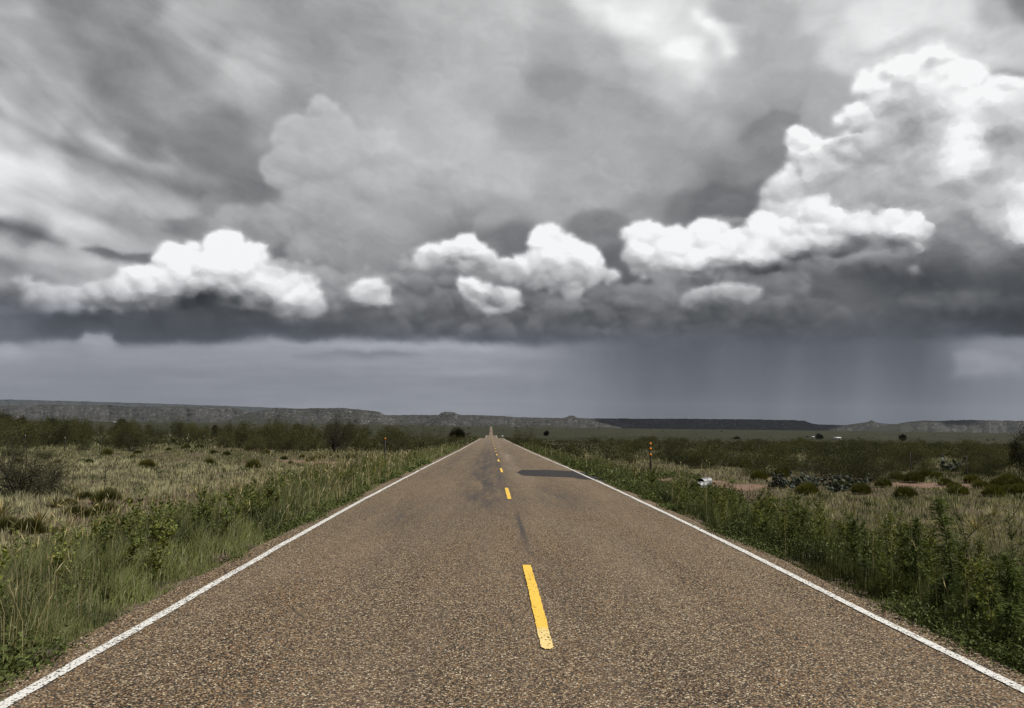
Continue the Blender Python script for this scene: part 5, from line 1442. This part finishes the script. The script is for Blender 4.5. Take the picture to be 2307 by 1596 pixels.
# wire fences
def fence(pts, hgt, label, tip=True, jitter=0.03):
    x0, y0 = pts[0]
    root = empty('wire_fence', (x0, y0, float(H(x0, y0))))
    root['label'] = label; root['category'] = 'fence'
    g = float(H(x0, y0))
    pm = None
    tops = []
    for i, (x, y) in enumerate(pts):
        z = float(H(x, y))-g
        h = hgt*random.uniform(0.94, 1.06)
        if pm is None:
            pm = mesh('fence_post', **join([boxp(-0.026, -0.003, -0.3, 0.026, 0.003, hgt), boxp(-0.003, 0.0, -0.3, 0.003, 0.03, hgt), boxp(-0.03, -0.004, 0.02, 0.03, 0.004, 0.12)]))
            pt = mesh('post_tip', **join([boxp(-0.029, -0.006, hgt-0.10, 0.029, 0.006, hgt+0.005), boxp(-0.005, 0.0, hgt-0.10, 0.005, 0.033, hgt+0.004)]))
        o = link('post', pm, m_post, root, (x-x0, y-y0, z)); o.rotation_euler = (random.gauss(0, jitter), random.gauss(0, jitter), random.uniform(0, .6)); o.scale = (1, 1, h/hgt)
        if tip: link('tip', pt, m_white_tip, o)
        tops.append((x-x0, y-y0, z))
    T_ = np.array(tops)
    for f in (0.30, 0.52, 0.74, 0.93):
        A, B = [], []
        for a, b in zip(T_[:-1], T_[1:]):
            pa, pb = a+[0, 0, hgt*f], b+[0, 0, hgt*f]; mm = (pa+pb)/2-[0, 0, 0.02]
            A += [pa, mm]; B += [mm, pb]
        link('wire', mesh('fence_wire', **join([tubes(A, B, [0.0016]*len(A), [0.0016]*len(A), 3)])), m_post, root)
    return root
lf_ = []
y = 30.0
while y < 170: lf_.append((-32.5-0.0*y, y)); y += random.uniform(3.2, 4.8)
fence(lf_, 1.30, 'wire fence on thin white-tipped posts through the left scrub')
rf_ = []
y = 22.0
while y < 150: rf_.append((24.3+0.02*y, y)); y += random.uniform(4.2, 5.6)
fence(rf_, 1.35, 'wire fence on dark thin posts through the right scrub', tip=False)

# corrugated culvert pipes
m_galv, t, b = material('galvanised_steel')
P = t.new('ShaderNodeNewGeometry').outputs['Position']
t.l.new(t.mix(t.noise(P, 9, 5, 0.65), (0.18, 0.185, 0.19), (0.32, 0.325, 0.33)), b.inputs['Base Color'])
b.inputs['Metallic'].default_value = 0.35; b.inputs['Roughness'].default_value = 0.55
m_inside = plain('dirty_pipe_inside', (0.05, 0.045, 0.04), 0.9, 0, 0.3, 12)
def pipe(x, y, z, rz, r, L, label):
    n, s = int(L/0.012), 40
    u = np.linspace(0, L, n); th = np.linspace(0, 2*PI, s+1)[:-1]
    U, TH = np.meshgrid(u, th, indexing='ij')
    rr = r+0.011*np.sin(U*2*PI/0.068+TH*0.6)
    V = np.stack([U, np.cos(TH)*rr, np.sin(TH)*rr], -1).reshape(-1, 3)
    ii = np.arange(n*s).reshape(n, s)
    q = np.stack([ii[:-1], np.roll(ii, -1, 1)[:-1], np.roll(ii, -1, 1)[1:], ii[1:]], -1).reshape(-1, 4)
    root = empty('culvert_pipe', (x, y, z), rz)
    link('shell', mesh('culvert_shell', V, quads=q, smooth=True), m_galv, root)
    Vi = np.stack([U, np.cos(TH)*(rr-0.008), np.sin(TH)*(rr-0.008)], -1).reshape(-1, 3)
    link('inside', mesh('culvert_inside', Vi, quads=q[:, ::-1], smooth=True), m_inside, root)
    return tag(root, label, 'culvert')
gx, gy, gz = G(1583, 1106)
pipe(gx-0.42, gy-0.35, gz+0.14, R(52), 0.26, 1.15, 'front corrugated steel culvert pipe sticking out of the red bank')
pipe(gx-0.02, gy+0.30, gz+0.32, R(50), 0.22, 1.05, 'rear corrugated steel culvert pipe beside the first one')
for dx_, dy_, s_ in ((-0.62, -0.75, .62), (-0.30, -0.95, .5), (0.15, -1.2, .55), (-0.9, -0.5, .5), (0.75, -0.7, .5)):
    o = put(wr[1], gx+dx_, gy+dy_, s=s_)
    relabel(o, 'low green weed growing against the culvert pipes', 'weeds at the culvert')
# rocks on the bank
def rock(x, y, s, seed, label, col):
    rg = np.random.default_rng(seed)
    bpy_m = bpy.data.meshes.new('rock')
    import bmesh
    bmm = bmesh.new(); bmesh.ops.create_icosphere(bmm, subdivisions=3, radius=1)
    ax = rg.normal(size=(9, 3)); ax /= np.linalg.norm(ax, axis=1)[:, None]
    for v in bmm.verts:
        c = np.array(v.co)
        for a in ax:
            d = c@a
            if d > 0.62: c = c-a*(d-0.62)
        v.co = c*np.array([1.3, 1.0, 0.6])*s*(1+0.05*rg.normal())
    bmm.to_mesh(bpy_m); bmm.free()
    o = link('rock', bpy_m, col, None, (x, y, float(H(x, y))+s*0.25)); o.rotation_euler = (0, 0, rg.uniform(0, 6))
    return tag(o, label, 'rock')
m_rock = plain('red_sandstone', (0.22, 0.15, 0.11), 0.95, 0, 0.35, 6)
x, y, z = G(1606, 1090)
rock(x, y, 0.24, 1, 'flat brown rock above the culvert pipes', m_rock)
for i, (px, py, s_) in enumerate([(1540, 1092, .09), (1500, 1100, .07), (1565, 1100, .10), (1470, 1090, .06), (1620, 1096, .10), (1530, 1106, .08), (1640, 1094, .09), (1515, 1086, .06), (1590, 1094, .07)]):
    x, y, z = G(px, py)
    tag(rock(x, y, s_, 20+i, 'small reddish stone strewn over the bank before the culverts', m_rock), group='small stones on the red bank')

# far white buildings
m_wall = plain('white_siding', (0.62, 0.62, 0.60), 0.8, 0, 0.08, 2)
m_roofm = plain('white_metal_roof', (0.74, 0.75, 0.76), 0.4, 0.2, 0.05, 2)
m_dark = plain('dark_opening', (0.03, 0.03, 0.035), 0.4, 0, 0.2, 3)
def house(px, yy, L, W, Hh, label, nwin=4):
    x, y, z = at_dist(px, 980, yy); g = float(H(x, y))
    root = empty('white_building', (x, y, g))
    link('wall', mesh('building_wall', **join([boxp(-L/2, -W/2, -0.5, L/2, W/2, Hh)])), m_wall, root)
    V = np.array([[-L/2-.4, -W/2-.4, Hh+.003], [L/2+.4, -W/2-.4, Hh+.003], [L/2+.4, W/2+.4, Hh+.003], [-L/2-.4, W/2+.4, Hh+.003], [-L/2-.4, 0, Hh+W*.22], [L/2+.4, 0, Hh+W*.22]])
    link('roof', mesh('building_roof', V, tris=[[0, 4, 3], [1, 2, 5]], quads=[[0, 1, 5, 4], [2, 3, 4, 5], [0, 3, 2, 1]]), m_roofm, root)
    for k in range(nwin):
        xx = -L/2+L*(k+0.5)/nwin
        link('window' if k != nwin//2 else 'door', mesh('building_opening', **join([boxp(xx-.6, -W/2-.05, 1.0 if k != nwin//2 else 0, xx+.6, -W/2-.003, 2.2)])), m_dark, root)
    return tag(root, label, 'building')
def seen_g(px, py):
    return G(px, py)
house(1886, 1500, 16, 7, 3.2, 'long low white building on the plain under the mesa gap')
house(1832, 1560, 9, 6, 3.0, 'smaller white building left of the long one', 3)
house(256, 2300, 9, 6, 3.0, 'tiny white building below the left mesa', 2)
# small white road sign far down on the right, and a car on the far road
x, y, z = at_dist(1132, 972, 640)
g = float(H(x, y))
rt = empty('road_sign', (x, y, g))
link('post', mesh('sign_post', **join([boxp(-.05, 0, -.4, .05, .08, 3.4)])), m_post, rt)
link('panel', mesh('sign_panel', **join([boxp(-.75, -.06, 1.9, .75, -.005, 3.5)])), m_wall, rt)
tag(rt, 'small white sign beside the road beyond the crest', 'sign')
cy_ = 1750.0; cx_ = RC-1.9
cr_ = empty('car', (cx_, cy_, float(road_z(cx_, cy_))+0.012))
m_paint = plain('dark_car_paint', (0.02, 0.02, 0.025), 0.3, 0.3, 0.1, 2)
link('body', mesh('car_body', **join([boxp(-.92, -2.2, .35, .92, 2.2, .95)])), m_paint, cr_)
V = np.array([[-.85,-1.5,.953],[.85,-1.5,.953],[.85,1.4,.953],[-.85,1.4,.953],[-.65,-.9,1.55],[.65,-.9,1.55],[.65,.9,1.55],[-.65,.9,1.55]])
link('cabin', mesh('car_cabin', V, quads=[[0,3,2,1],[4,5,6,7],[0,1,5,4],[1,2,6,5],[2,3,7,6],[3,0,4,7]]), m_dark, cr_)
for sx in (-.85, .85):
    for sy in (-1.35, 1.35):
        link('wheel', mesh('car_wheel', **join([capdisc((sx, sy, .34), (1, 0, 0), .34, .22)])), m_dark, cr_)
tag(cr_, 'tiny dark car far down the straight road', 'car')
# ------------------------------------------------------------------ the air
zmin = float(GZ.min())-1.0
hz = mesh('haze', **join([boxp(-30500, -500, zmin, 30500, 27500, 1000)]))
m_haze = bpy.data.materials.new('haze'); m_haze.use_nodes = True
nt = m_haze.node_tree; nt.nodes.clear()
pv = nt.nodes.new('ShaderNodeVolumePrincipled'); ou = nt.nodes.new('ShaderNodeOutputMaterial')
pv.inputs['Color'].default_value = (0.72, 0.80, 0.95, 1); pv.inputs['Density'].default_value = 1.3e-5; pv.inputs['Anisotropy'].default_value = 0.2
nt.links.new(pv.outputs[0], ou.inputs['Volume'])
tag(link('haze', hz, m_haze), kind='stuff')
sc.cycles.volume_bounces = 0
